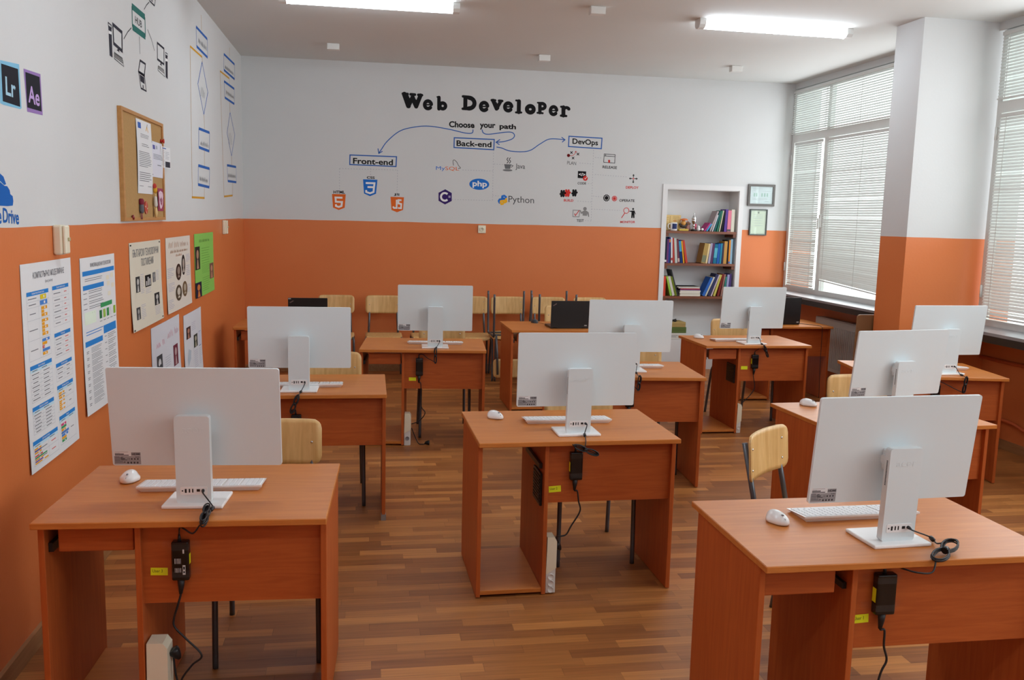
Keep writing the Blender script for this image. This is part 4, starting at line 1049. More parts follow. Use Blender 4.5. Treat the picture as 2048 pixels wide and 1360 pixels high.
chair(.622, 7.18, -.02, 'plywood school chair tucked behind the third left-hand desk')
chair(1.94, 6.02, -.04, 'plywood school chair tucked behind the second middle desk')
chair(3.35, 7.56, .17, 'plywood school chair tucked behind the desk in front of the niche')
chair(2.89, 4.62, .0, 'plywood school chair tucked behind the second right-hand desk')
chair(4.03, 6.27, -.05, 'plywood school chair tucked behind the far-right desk')
chair(1.985, 8.66, 0., 'plywood school chair behind the middle laptop desk, half hidden by its laptop')
nn = ['leftmost, behind the left laptop', 'second from left', 'third from left, behind a computer', 'fourth from left, seat end showing', 'fifth from left, carrying an upturned chair', 'sixth from left, carrying an upturned chair', 'rightmost, mostly hidden']
for x, l in zip((-.32, .185, .67, 1.14, 1.56, 2.02, 2.50), nn): chair(x, 9.60, 0, 'plywood chair in the back wall row, %s' % l, two=l[0] in 'f')
chair(1.50, 9.33, 0, 'upturned school chair with legs in the air, left of the middle laptop', .958)
chair(1.975, 9.33, 0, 'upturned school chair with legs in the air, directly behind the middle laptop', .965)

# ================================================================== LAPTOPS
def make_laptop(label, x, y, rz, w_, lid_h, lid_open, badge):
    r = thing('laptop', label, 'laptop', (x, y, .75), rz, 'black laptops')
    MB().rbox((-w_/2, 0, 0), (w_/2, .235, .020), .004, 2).build('keyboard_base', M_BLACK, r)
    ld = MB().rbox((-w_/2, -.004, 0), (w_/2, .005, lid_h), .004, 2, axes='y').build('lid', M_BLACK, r)
    ld.location = (0, -.004, .012); ld.rotation_euler = (lid_open, 0, 0)
    MB().box((-w_/2+.01, .0052, .012), (w_/2-.01, .0058, lid_h-.01)).build('screen', M_SCREEN, ld)
    lg = Draw(lambda a, b, l: (a, -.0045-l, b)); silver = mat('silver_badge', (170, 170, 172), .4); red = mat('red_grey_badge', (120, 96, 92), .5)
    c0 = (-w_/2+.032, lid_h-.036)
    lg.line([(c0[0]-.016, c0[1]-.009), (c0[0]+.016, c0[1]+.011)], .008, red)
    lg.build('logo_badge', ld)
    if badge:
        bx, bz = badge; lb = Draw(lambda a, b, l: (a, -.0045-l, b)); q = lb
        q.rect(bx-.012, bz-.005, bx+.012, bz+.005, silver); q.build('lid_sticker', ld)
    hm = MB()
    for sx in (-1, 1): hm.cyl((sx*w_*.38-.02, .0, .012), (sx*w_*.38+.02, .0, .012), .008, 10)
    hm.build('hinge', M_BLACK, r)
    return r
make_laptop('open black laptop on the middle desk by the back wall, lid towards the room', 1.845, 7.96, .03, .362, .245, .05, (.148, .018))
make_laptop('open black laptop on the back left desk, only its lid top showing', -.52, 8.24, .0, .348, .225, .08, (-.160, .218))
make_laptop('open black laptop on the desk beside the radiator, under the window sill', 4.12, 8.34, .0, .35, .262, .04, (.150, .016))
r = thing('wired_mouse', 'black wired mouse on the middle laptop desk', 'mouse', (1.60, 8.40, .75), .3)
mm = MB(); prof = [(.0, .034), (.012, .033), (.024, .026), (.030, .012), (.031, .0)]
mm.lathe(prof, 18, 0, Matrix.Diagonal((1, 1.55, 1, 1))); mm.build('shell', mat('dark_grey_plastic', (50, 54, 58), .45), r)
MB().tube(spline([(.005, -.045, .012), (.03, -.13, .003), (.07, -.2, .003), (.10, -.30, .003), (.12, -.42, .003)], 8), .0018, 6).build('cord', mat('red_brown_cord', (92, 40, 28), .5), r)
o = MB().tube(spline([(4.31, 8.40, .755), (4.38, 8.38, .753), (4.44, 8.26, .753), (4.455, 8.19, .750), (4.457, 8.172, .70), (4.455, 8.165, .45), (4.46, 8.165, .25), (4.47, 8.17, .03)], 8), .0028, 6).build('laptop_cable', M_CABLE)
tag(o, 'thin dark cable hanging down from the laptop desk by the radiator', 'cable')

# ================================================================== POSTERS
def sheet(y0, y1, z0, z1, col, lean=.004, curl=.0):
    """paper hung on the left wall; drawing frame 0..1 x 0..1 from the lower left"""
    def mp(a, b, l):
        bow = curl*(1-b)**3 + .003*sin(pi*a)
        return (XL+.0025+bow+l, y0+(y1-y0)*a, z0+(z1-z0)*b)
    d = Draw(mp); pm = col; N = 16; d.lift = .0008; d.sub = .07
    mi = d.mi(pm)
    vs = []; fs = []
    for j in range(N+1):
        for i in range(N+1): vs.append(mp(i/N, j/N, 0))
    for j in range(N):
        for i in range(N): a = j*(N+1)+i; fs.append((a, a+1, a+N+2, a+N+1))
    d.mb.add(vs, fs, mi, True)
    vs = [mp(i/N, j/N, -.0012) for j in range(N+1) for i in range(N+1)]
    d.mb.add(vs, [f[::-1] for f in fs], mi, True)
    return d
B1 = paint((46, 130, 206)); B2 = paint((196, 224, 236)); LN = paint((170, 176, 186)); TX = paint((112, 114, 120)); SO_ = paint((232, 164, 44)); SB = paint((76, 132, 206)); SR = paint((206, 72, 66)); GRN = paint((62, 150, 92))
def sub(d, pts, m, li=None):      # rects that follow the paper's bow
    return d.rect(*pts, m, li)
def lines_of(d, a0, a1, b0, b1, n, m, h=.28, rag=3):
    rng = random.Random(int(a0*991+b0*7919+n))
    for i in range(n):
        b = b1-(b1-b0)*(i+.6)/n; e = a1-(a1-a0)*(rng.random()*.18 if (i+1) % rag else rng.random()*.5)
        d.rect(a0, b, e, b+(b1-b0)/n*h, m)
def table(d, a0, a1, b0, b1, rows, split, title, head=False, inkR=None):
    hh = .020
    d.rect(a0, b1-hh, a1, b1, B1); d.textc(title, (a0+a1)/2, b1-hh+.006, .010, WHT, .0, .0012, (a1-a0)*.9)
    top = b1-hh
    if head: d.rect(a0, top-.014, a1, top, B2); d.rect(a0+.03, top-.009, a0+.12, top-.005, TX, .0012); d.rect(split+.02, top-.009, split+.12, top-.005, TX, .0012); top -= .014
    d.line([(a0, b0), (a1, b0)], .0012, LN); d.line([(a0, b0), (a0, top)], .0016, LN); d.line([(a1, b0), (a1, top)], .0016, LN); d.line([(split, b0), (split, top)], .0016, LN)
    tot = sum(rows); b = top
    out = []
    for i, q in enumerate(rows):
        nb_ = b-(top-b0)*q/tot
        if i: d.line([(a0, b), (a1, b)], .0012, LN)
        mid = (b+nb_)/2; out.append((nb_, b))
        d.rect(a0+.02+.01*(i % 3), mid-.002, split-.03-.012*((i*7) % 3), mid+.002, TX)
        if inkR: d.rect(split+.05, mid-.002, a1-.05-.01*(i % 3), mid+.002, inkR)
        b = nb_
    return out
# tall programming chart
d = sheet(3.668, 4.262, .700, 1.527, M_PAPER, curl=.006)
d.textc('КОМПЮТЪРНО МОДЕЛИРАНЕ', .52, .925, .030, TX, .004, maxw=.70); d.textc('(Scratch, JavaScript)', .50, .897, .014, TX, 0., maxw=.30)
t1 = table(d, .08, .48, .535, .865, [1, 1, 2.1, 3.4, 3.4], .28, 'Основни типове блокове в Scratch')
def blocks(a, b0, b1, cols):
    n = len(cols); h = (b1-b0)*.86/n
    for i, (c, w_) in enumerate(cols):
        b = b1-(b1-b0)*.07-h*(i+1); d.rect(a, b+.001, a+w_, b+h-.001, c, .0008)
        if i % 2 == 0: d.rect(a+w_*.5, b+h*.25, a+w_*.68, b+h*.75, WHT, .0013)
blocks(.32, *t1[0], [(paint((222, 200, 40)), .11)]); blocks(.31, *t1[1], [(SB, .14)]); blocks(.33, *t1[2], [(SO_, .11), (SO_, .05), (SO_, .11)]); blocks(.33, *t1[3], [(SO_, .12), (SO_, .05), (SO_, .11), (SO_, .05), (SO_, .11)]); blocks(.32, *t1[4], [(SB, .14), (SO_, .09), (SR, .04), (SB, .14), (SO_, .09)])
table(d, .56, .92, .660, .868, [1.3, 1, 1, 1, 1, 1], .76, 'Основни команди в JavaScript', inkR=SR)
table(d, .56, .92, .500, .625, [1, 1, 1, 1], .74, 'Типове данни', inkR=SR)
table(d, .56, .92, .375, .468, [1, 1, 1.2], .74, 'Логически операции', inkR=TX)
table(d, .08, .48, .335, .512, [1]*7, .26, 'Знаци за операции', True, TX)
table(d, .08, .48, .180, .312, [1]*6, .26, 'Оператори за сравнение', True, TX)
t2 = table(d, .56, .92, .215, .352, [1, 1.4], .76, 'Разклонени алгоритми', True, TX); blocks(.59, *t2[0], [(SO_, .12), (SO_, .05), (SO_, .12)]); blocks(.59, *t2[1], [(SO_, .12), (SO_, .05), (SO_, .12), (SO_, .05), (SO_, .12)])
t3 = table(d, .05, .52, .03, .150, [1, 1.5], .33, 'Циклични алгоритми', True, SR); blocks(.07, *t3[0], [(SO_, .12), (paint((110, 86, 170)), .12), (SO_, .12)]); blocks(.07, *t3[1], [(SR, .14), (GRN, .22), (SO_, .15), (paint((110, 86, 170)), .14), (SO_, .24)])
t4 = table(d, .57, .93, .04, .190, [1], .76, 'Функции', True, TX); blocks(.60, *t4[0], [(paint((216, 68, 120)), .11), (GRN, .11), (SO_, .09), (SB, .16), (SB, .14), (SO_, .10), (GRN, .10)])
tag(d.build('poster'), 'tall white programming chart with orange and blue blocks, leftmost poster on the orange wall', 'poster', 'posters on the left wall')
# information technology chart
d = sheet(4.392, 4.968, .770, 1.515, M_PAPER, curl=.008)
d.textc('ИНФОРМАЦИОННИ ТЕХНОЛОГИИ', .56, .935, .026, TX, .004, maxw=.72)
d.rect(.05, .885, .97, .915, B1); lines_of(d, .1, .6, .845, .870, 2, TX)
d.rect(.05, .795, .62, .825, B1)
for i in range(4): d.rect(.05, .772-i*.033, .14, .776-i*.033, TX); lines_of(d, .19, .6, .765-i*.033, .790-i*.033, 2, TX)
for c in ((.70, .83), (.84, .84), (.72, .79), (.86, .77), (.74, .72)): d.rect(c[0], c[1], c[0]+.09, c[1]+.03, paint((232, 226, 206)))
d.rect(.50, .655, .86, .685, GRN)
for i, c in enumerate(((40, 110, 66), (150, 190, 80), (62, 140, 80), (220, 224, 226), (140, 180, 60))): d.rect(.46+i*.11, .585, .53+i*.11, .640, paint(c)); d.rect(.46+i*.11, .565, .53+i*.11, .569, TX)
d.rect(.06, .575, .36, .655, paint((226, 240, 222))); lines_of(d, .08, .33, .585, .650, 4, GRN)
lines_of(d, .08, .55, .500, .535, 2, B1); d.rect(.56, .475, .96, .530, B1)
d.rect(.05, .435, .52, .470, B1)
for i in range(9): d.rect(.07, .402-i*.042, .13, .406-i*.042, TX); d.rect(.07, .392-i*.042, .12, .396-i*.042, TX); lines_of(d, .19, .50, .385-i*.042, .422-i*.042, 4, TX)
for i in range(9): d.rect(.58, .452-i*.044, .64, .456-i*.044, TX); lines_of(d, .68, .95, .430-i*.044, .466-i*.044, 3, TX)
tag(d.build('poster'), 'tall white information chart with dense text and green box, second poster from the left', 'poster', 'posters on the left wall')
# cream pin-ups with photographs
CRM = mat('cream_paper', (218, 212, 194), .7)
def photo(d, a0, b0, a1, b1, dark=(40, 40, 42), light=(150, 146, 142), face=True):
    d.rect(a0, b0, a1, b1, paint(dark), .0008)
    w_, h_ = a1-a0, b1-b0
    if face:
        d.disc(a0+w_*.5, b0+h_*.66, w_*.24, paint(light), .0014, rb=h_*.2, seg=16); d.poly([(a0+w_*.28, b0+h_*.04), (a0+w_*.72, b0+h_*.04), (a0+w_*.58, b0+h_*.44), (a0+w_*.42, b0+h_*.44)], paint(light), .0014)
    else:
        for i in range(3): d.rect(a0+w_*(.12+.28*i), b0+h_*.1, a0+w_*(.3+.28*i), b0+h_*(.5+.16*((i*5) % 3)), paint(light), .0014)
d = sheet(5.274, 6.045, 1.053, 1.557, CRM, curl=.01)
d.textc('БЪЛГАРСКИ ТЕХНОЛОГИЧНИ', .5, .835, .085, TX, .004, maxw=.82); d.textc('ПОСТИЖЕНИЯ', .52, .72, .085, TX, .004, maxw=.40)
photo(d, .14, .43, .26, .61, (60, 60, 62), (190, 188, 184)); photo(d, .42, .46, .61, .60, (30, 30, 32), (200, 198, 196), False); photo(d, .67, .49, .77, .61, (110, 110, 112), (150, 148, 146)); photo(d, .12, .12, .23, .26, (70, 70, 72), (160, 158, 154)); photo(d, .70, .20, .88, .35, (44, 44, 46), (184, 180, 176))
VIO = paint((176, 176, 196))
lines_of(d, .28, .39, .40, .63, 12, VIO); lines_of(d, .42, .62, .38, .45, 4, VIO); lines_of(d, .79, .90, .50, .63, 7, VIO); lines_of(d, .26, .40, .10, .28, 9, VIO); lines_of(d, .70, .90, .08, .19, 6, VIO)
for c in ((.03, .975), (.95, .975), (.03, .02), (.95, .03)): d.rect(c[0]-.012, c[1]-.012, c[0]+.025, c[1]+.005, K)
tag(d.build('poster'), 'cream poster with black hand lettering and black and white portraits', 'poster', 'posters on the left wall')
d = sheet(6.196, 7.024, 1.055, 1.560, mat('pale_cream_paper', (220, 212, 200), .7), curl=.006)
BR_ = paint((184, 130, 96)); d.scribble(.10, .92, .86, .085, BR_, .008, 3); d.scribble(.16, .86, .79, .04, paint((176, 128, 96)), .008, 4); d.scribble(.36, .60, .735, .035, BR_, .007, 5)
def oval(d, a0, b0, a1, b1, dark, light):
    d.disc((a0+a1)/2, (b0+b1)/2, (a1-a0)/2, paint(dark), .0008, rb=(b1-b0)/2); d.disc((a0+a1)/2, (b0+b1)/2+.02, (a1-a0)/4, paint(light), .0014, rb=(b1-b0)/4.2); d.poly([((a0+a1)/2-.05, b0+.04), ((a0+a1)/2+.05, b0+.04), ((a0+a1)/2+.02, (b0+b1)/2-.04), ((a0+a1)/2-.02, (b0+b1)/2-.04)], paint(light), .0014)
oval(d, .34, .40, .56, .63, (66, 44, 36), (150, 132, 120)); oval(d, .58, .45, .74, .74, (52, 44, 40), (176, 162, 150)); oval(d, .30, .12, .55, .34, (84, 70, 54), (200, 190, 176)); oval(d, .58, .14, .80, .36, (110, 86, 60), (170, 156, 136))
for q in ((.03, .46, .28, .60), (.78, .62, .97, .74), (.78, .42, .97, .58), (.05, .28, .28, .40), (.80, .18, .98, .30), (.03, .05, .24, .18)): lines_of(d, *[q[0], q[2], q[1], q[3]], 6, VIO)
tag(d.build('poster'), 'cream poster with orange lettering and four oval brown portraits', 'poster', 'posters on the left wall')
d = sheet(7.196, 8.056, 1.066, 1.564, mat('lime_green_paper', (132, 196, 84), .7), curl=.004)
GT = paint((92, 150, 66)); d.scribble(.22, .82, .86, .05, paint((84, 120, 60)), .007, 6)
for q in ((.32, .78, .50, .78), (.32, .78, .35, .50), (.34, .74, .06, .30)): lines_of(d, q[0], q[1], q[2], q[3], 7, GT, .16)
photo(d, .02, .44, .24, .80, (46, 40, 36), (176, 136, 110)); photo(d, .74, .22, .97, .48, (120, 84, 72), (190, 140, 110)); photo(d, .0, .0, .28, .24, (34, 30, 54), (200, 120, 60))
tag(d.build('poster'), 'lime green poster with three colour photographs', 'poster', 'posters on the left wall')
d = sheet(5.722, 6.56, .51, 1.020, mat('bluish_white_paper', (212, 214, 222), .7), curl=.016)
PK = paint((226, 150, 168)); d.scribble(.15, .42, .72, .09, PK, .009, 7); d.scribble(.52, .95, .76, .10, PK, .009, 8); photo(d, .14, .30, .32, .62, (70, 72, 76), (210, 210, 212)); photo(d, .72, .34, .90, .62, (110, 44, 60), (176, 150, 150)); lines_of(d, .42, .62, .40, .55, 5, LN, .2); lines_of(d, .5, .8, .1, .3, 5, LN, .2)
tag(d.build('poster'), 'bluish white poster with pink hand lettering, lower row above the front-left computer', 'poster', 'posters on the left wall')
d = sheet(6.712, 7.405, .495, .987, mat('pale_white_paper', (214, 216, 222), .7), curl=.01)
photo(d, .12, .62, .34, .80, (70, 50, 46), (180, 130, 110)); photo(d, .50, .42, .72, .62, (56, 58, 50), (176, 170, 150)); d.rect(.80, .40, .94, .62, paint((206, 210, 226))); d.rect(.80, .61, .94, .625, paint((90, 96, 150))); d.rect(.80, .39, .94, .40, paint((90, 96, 150)))
lines_of(d, .40, .64, .70, .84, 5, VIO, .2); lines_of(d, .5, .72, .1, .38, 9, VIO, .2); lines_of(d, .8, .95, .1, .36, 9, VIO, .2); d.poly([(.16, .2), (.3, .3), (.34, .42), (.22, .46), (.14, .32)], paint((178, 190, 202)), .0009)
tag(d.build('poster'), 'pale poster with two small colour photographs, lower right of the poster group', 'poster', 'posters on the left wall')

# ================================================================== CORK BOARD AND PINNED THINGS
CY0, CY1, CZ0, CZ1 = 5.13, 6.135, 1.68, 2.288
r = thing('cork_board', 'cork pin board in a wooden frame on the white left wall', 'pin board', (XL, (CY0+CY1)/2, CZ0))
yc = (CY0+CY1)/2; hw = (CY1-CY0)/2; hh = CZ1-CZ0
MB().box((.001, -hw+.01, .01), (.014, hw-.01, hh-.01)).build('cork_panel', mat('cork', (176, 138, 84), .9, var=.16, vscale=90, bump=.3, bscale=300), r)
f = MB(); fr_w = .032
f.box((0, -hw, 0), (.022, -hw+fr_w, hh)); f.box((0, hw-fr_w, 0), (.022, hw, hh)); f.box((0, -hw+fr_w, 0), (.022, hw-fr_w, fr_w*.6)); f.box((0, -hw+fr_w, hh-fr_w*.6), (.022, hw-fr_w, hh))
f.build('wooden_frame', wood('pine_frame', (176, 122, 62), (192, 138, 76), .5, (9., .8, 9.), 2.), r)
CX = XL+.0148
def cl(u, v): return left(u, v)
def pinned(name, label, cat, quad, mfun, m=M_PAPER):
    q = [cl(*p) for p in quad]; a0 = min(p[0] for p in q); a1 = max(p[0] for p in q); b0 = min(p[1] for p in q); b1 = max(p[1] for p in q)
    def mp(a, b, l): return (CX+.002+.004*sin(pi*b)+l, a0+(a1-a0)*a, b0+(b1-b0)*b)
    d = Draw(mp); d.lift = .0006
    for j in range(6):
        d.poly([(0, j/6), (1, j/6), (1, (j+1)/6), (0, (j+1)/6)], m, 0.)
        d.mb.add([mp(*p, -.001) for p in ((0, j/6), (0, (j+1)/6), (1, (j+1)/6), (1, j/6))], [(0, 1, 2, 3)], d.mi(m))
    mfun(d); return tag(d.build(name), label, cat, 'papers pinned on the cork board')
def n1(d):
    d.rect(.10, .88, .30, .96, paint((60, 100, 180))); d.line([(.62, .87), (.70, .93), (.78, .86)], .02, YLW); d.line([(.70, .92), (.74, .97)], .02, DKG)
    lines_of(d, .25, .85, .76, .82, 3, TX); lines_of(d, .3, .8, .64, .69, 2, TX); lines_of(d, .1, .92, .36, .58, 9, TX, .3, 9); lines_of(d, .1, .92, .16, .30, 5, TX, .3, 5); d.rect(.1, .10, .35, .106, TX); d.rect(.65, .10, .9, .106, TX)
pinned('pinned_notice', 'long white printed notice with blue emblem pinned on the cork board', 'notice', [(267, 236), (295.5, 248), (297, 388), (270, 386)], n1)
def n2(d):
    d.rect(.1, .78, .26, .90, paint((96, 96, 160))); d.rect(.34, .80, .44, .9, LN); lines_of(d, .1, .92, .5, .66, 4, TX, .3, 9); d.rect(.4, .34, .7, .36, TX)
    for c in ((.02, .97), (.02, .06), (.94, .02)): d.rect(c[0], c[1]-.015, c[0]+.05, c[1]+.015, K, .001)
pinned('pinned_notice', 'shorter lilac-white notice pinned at the right of the cork board', 'notice', [(297, 281), (322, 290), (322, 357), (298, 351)], n2, mat('lilac_paper', (218, 220, 232), .7))
# curling leaflet with red pin
q0, q1 = cl(314, 291), cl(331, 338); d = Draw(lambda a, b, l: (CX+.006+.012*(a*a)+l, q0[0]+(q1[0]-q0[0])*a, q1[1]+(q0[1]-q1[1])*b)); 
for i in range(6):
    d.poly([(i/6, 0), ((i+1)/6, 0), ((i+1)/6, 1), (i/6, 1)], M_PAPER, 0.); d.mb.add([d.map(a, b, -.001) for a, b in ((i/6, 0), (i/6, 1), ((i+1)/6, 1), ((i+1)/6, 0))], [(0, 1, 2, 3)], d.mi(M_PAPER))
d.poly([(.5, .05), (.72, .05), (.72, .32), (.5, .32)], paint((60, 60, 70))); d.poly([(.72, .05), (.95, .05), (.95, .32), (.72, .32)], paint((60, 60, 70))); lines_of(d, .08, .45, .1, .85, 10, LN); lines_of(d, .52, .92, .42, .8, 5, LN); d.rect(.2, .9, .6, .94, BL)
tag(d.build('pinned_leaflet'), 'curled leaflet sticking out past the right frame of the cork board', 'leaflet')
p = cl(316, 282); r = thing('push_pin', 'large red push pin above the curled leaflet', 'push pin', (CX, p[0], p[1]))
MB().lathe([(0, .0), (.012, .001), (.010, .006), (.006, .010), (.007, .012), (.014, .018), (.015, .022), (0, .025)], 16, 0, TR(ry=pi/2)).build('pin_head', mat('red_plastic', (200, 44, 34), .35), r)
p = cl(258, 434.5); r = thing('push_pin', 'dark red push pin at the lower left of the cork board', 'push pin', (CX, p[0], p[1]))
MB().lathe([(0, .0), (.010, .001), (.014, .006), (.014, .012), (0, .016)], 16, 0, TR(ry=pi/2)).build('pin_head', mat('dark_red_plastic', (130, 30, 28), .35), r)
# yarn doll, spoon doll, red ornament, heart card
def cloc(u, v): p = cl(u, v); return (CX, p[0], p[1])
r = thing('yarn_doll', 'small grey and red yarn doll hanging at the lower left of the notice', 'doll', cloc(274, 412))
MB().lathe([(0, .055), (.012, .052), (.017, .036), (.012, .024), (.020, .012), (.024, -.03), (.016, -.05), (0, -.052)], 14, 0, TR(.010) @ Matrix.Diagonal((.6, .8, .8, 1))).build('body', mat('grey_yarn', (98, 100, 108), .9, bump=.5), r)
MB().lathe([(.014, .054), (.024, .044), (.026, .018), (.018, .008)], 14, 0, TR(.010) @ Matrix.Diagonal((.6, .8, .8, 1))).build('shawl', mat('maroon_yarn', (128, 34, 56), .9), r)
m_ = MB()
for a in (-.008, .008): m_.tube([(.010, a, -.038), (.009, a*1.4, -.075)], .004, 6)
m_.build('legs', mat('red_white_yarn', (150, 90, 84), .9), r)
r = thing('spoon_doll', 'wooden spoon decorated as a doll, pinned right of the notice', 'doll', cloc(301, 397))
MB().tube([(.014, .0, .03), (.014, .004, -.05)], .006, 8).build('handle', mat('pale_wood', (214, 180, 120), .6), r)
MB().lathe([(0, -.034), (.012, -.028), (.021, -.008), (.021, .008), (.012, .028), (0, .034)], 14, 0, TR(.014, .008, -.082) @ Matrix.Diagonal((.4, 1, 1, 1))).build('bowl', mat('pale_wood', (214, 180, 120), .6), r)
MB().lathe([(.006, .035), (.014, .03), (.02, -.02), (.012, -.03)], 12, 0, TR(.014, .002, -.02) @ Matrix.Diagonal((.6, 1, 1, 1))).build('dress', mat('white_cotton', (210, 206, 198), .9), r)
MB().lathe([(0, .03), (.015, .02), (.019, .004), (.012, -.012), (0, -.016)], 12, 0, TR(.014, .0, .048) @ Matrix.Diagonal((.7, 1, 1, 1))).build('scarf', mat('yellow_red_cloth', (214, 160, 40), .9), r)
MB().lathe([(0, .022), (.013, .014), (.017, .0), (.012, -.010)], 12, 0, TR(.013, -.006, .072) @ Matrix.Diagonal((.7, 1, 1, 1))).build('cap', mat('red_dotted_cloth', (190, 60, 52), .9), r)
r = thing('paper_ornament', 'small red and white round ornament between the two dolls', 'ornament', cloc(286, 415))
d = Draw(lambda a, b, l: (.004+l, a, b)); d.disc(0, 0, .038, paint((196, 92, 72))); 
for i in range(9): a = i*2.4; d.line([(.008*cos(a)*i*.4, .008*sin(a)*i*.4), (.034*cos(a+.5), .034*sin(a+.5))], .006, paint((214, 190, 170)) if i % 2 else RED, .0012)
d.mb.tube([(0, 0, 0), (.004, 0, 0)], .037, 20, 0); d.build('disc', r)
def hc(d):
    d.disc(.5, .5, .34, paint((226, 198, 212)), .0009, rb=.40); d.disc(.3, .7, .2, paint((226, 198, 212)), .0012, rb=.16); d.disc(.7, .7, .2, paint((226, 198, 212)), .0012, rb=.16); lines_of(d, .35, .65, .35, .7, 7, VIO)
pinned('greeting_card', 'dark pink card with a pale heart at the lower right of the board', 'card', [(309, 376), (320, 379), (321, 422), (310.5, 421)], hc, paint((156, 66, 92)))

# ================================================================== WALL BOXES, SOCKET, FRAMED CERTIFICATES
def wallbox(y0, y1, z0, z1, dep, label):
    r = thing('wall_box', label, 'wall box', (XL, y0, z0), 0, 'cream wall boxes on the left wall')
    MB().rbox((0, 0, 0), (dep*.72, y1-y0, z1-z0), .008, 2).build('back_box', M_CREAM, r)
    MB().rbox((dep*.72, .004, .004), (dep, y1-y0-.002, z1-z0-.002), .006, 2).build('cover_plate', M_CREAM, r)
    MB().rbox((dep, (y1-y0)*.45, (z1-z0)*.46), (dep+.008, (y1-y0)*.7, (z1-z0)*.58), .002, 1).build('switch_knob', mat('cream_knob', (190, 180, 140), .4), r)
wallbox(4.05, 4.112, 1.548, 1.674, .052, 'cream switch box on the colour line, left wall above the tall chart')
wallbox(8.58, 8.65, 1.532, 1.66, .044, 'cream switch box on the colour line, left wall near the far corner')
p = back(963.5, 458.5); r = thing('wall_socket', 'white wall socket on the back wall under the painted writing', 'socket', (p[0], YB, p[1]))
MB().rbox((-.044, -.018, -.044), (.044, 0, .044), .006, 2).build('frame', M_CREAM, r)
MB().lathe([(0, .0), (.017, .0), (.019, -.012), (.021, -.013), (.021, .0)], 20, 0, TR(0, -.0195, 0, rx=-pi/2)).build('socket_face', M_CREAM, r)
MB().box((-.008, -.021, -.003), (.008, -.0192, .003)).build('contact', M_GREYW, r)
def framed(tl, br, label, fcol, pcol, fw_, pr):
    a0, b1 = back(*tl); a1, b0 = back(*br)
    r = thing('framed_certificate', label, 'picture frame', ((a0+a1)/2, YB, b0), 0, 'framed certificates by the window')
    w2 = (a1-a0)/2; h = b1-b0
    f = MB(); f.box((-w2, -.022, 0), (-w2+fw_, 0, h)); f.box((w2-fw_, -.022, 0), (w2, 0, h)); f.box((-w2+fw_, -.022, 0), (w2-fw_, 0, fw_)); f.box((-w2+fw_, -.022, h-fw_), (w2-fw_, 0, h)); f.build('frame', fcol, r)
    d = Draw(lambda a, b, l: (-w2+fw_+(2*w2-2*fw_)*a, -.010-l, fw_+(h-2*fw_)*b)); d.rect(0, 0, 1, 1, pcol, 0.); d.lift = .0007; pr(d); d.build('certificate', r)
    MB().box((-w2+fw_, -.0175, fw_), (w2-fw_, -.0165, h-fw_)).build('glass', M_GLASS, r)
def pr1(d):
    lines_of(d, .1, .6, .8, .92, 3, LN); d.rect(.1, .74, .9, .75, LN); G2 = paint((150, 184, 176))
    for a in (.16, .26, .50, .62, .74): d.rect(a, .42, a+.06, .62, G2)
    lines_of(d, .12, .9, .2, .34, 3, LN); d.rect(.66, .12, .85, .15, LN)
framed((1496.5, 368), (1547, 413), 'grey framed landscape certificate on the white wall by the window', mat('grey_brown_frame', (92, 88, 84), .4), mat('pale_blue_certificate', (206, 214, 224), .5), .026, pr1)
def pr2(d):
    d.disc(.5, .9, .06, paint((120, 130, 120)), rb=.04)
    for b in (.8, .72, .66, .56, .46, .36): d.rect(.2, b, .8, b+.012, LN)
    d.line([(.03, .03), (.97, .03), (.97, .97), (.03, .97)], .012, paint((120, 140, 130)), closed=True)
framed((1499.5, 418), (1531, 471), 'dark framed greenish portrait certificate below the grey framed one', mat('dark_green_frame', (52, 60, 58), .4), mat('greenish_certificate', (206, 214, 194), .5), .012, pr2)

# ================================================================== CEILING LAMPS AND SENSORS
def make_lamp():
    r = thing('ceiling_lamp', 'x', 'ceiling lamp', group='long tube ceiling lamps')
    L = 1.345; hw = .055
    MB().box((-L/2+.03, -hw*.8, -.02), (L/2-.03, hw*.8, 0)).build('housing', M_UPVC, r)
    prof = [(-hw, -.018), (-hw*.95, -.045), (-hw*.6, -.066), (0, -.074), (hw*.6, -.066), (hw*.95, -.045), (hw, -.018)]
    MB().prism(prof, -L/2+.05, L/2-.05, 0, Matrix(((0, 0, 1, 0), (1, 0, 0, 0), (0, 1, 0, 0), (0, 0, 0, 1))), True).build('diffuser', M_TUBE, r)
    for s_ in (-1, 1):
        xs = sorted((s_*L/2, s_*(L/2-.052)))
        MB().prism([(p[0]*1.06, p[1]*1.05) for p in prof]+[(hw, 0), (-hw, 0)], xs[0], xs[1], 0, Matrix(((0, 0, 1, 0), (1, 0, 0, 0), (0, 1, 0, 0), (0, 0, 0, 1)))).build('end_cap', M_UPVC, r)
    return r
l0 = make_lamp()
for i, (x, y, rz, l) in enumerate(((3.30, 7.165, .03, 'lit white tube lamp on the ceiling at the upper right'), (.03, 7.14, .0, 'lit white tube lamp on the ceiling cut by the top edge'),
                                   (3.30, 3.6, 0, 'lit white tube lamp on the ceiling above the front-right desk'), (.03, 3.6, 0, 'lit white tube lamp on the ceiling above the front-left desk'),
                                   (3.30, .3, 0, 'lit white tube lamp on the ceiling right of the viewer'), (.03, .3, 0, 'lit white tube lamp on the ceiling straight above the viewer'))):
    o = l0 if i == 0 else copy_tree(l0); o.location = (x, y, ZC); o.rotation_euler = (0, 0, rz); o['label'] = l
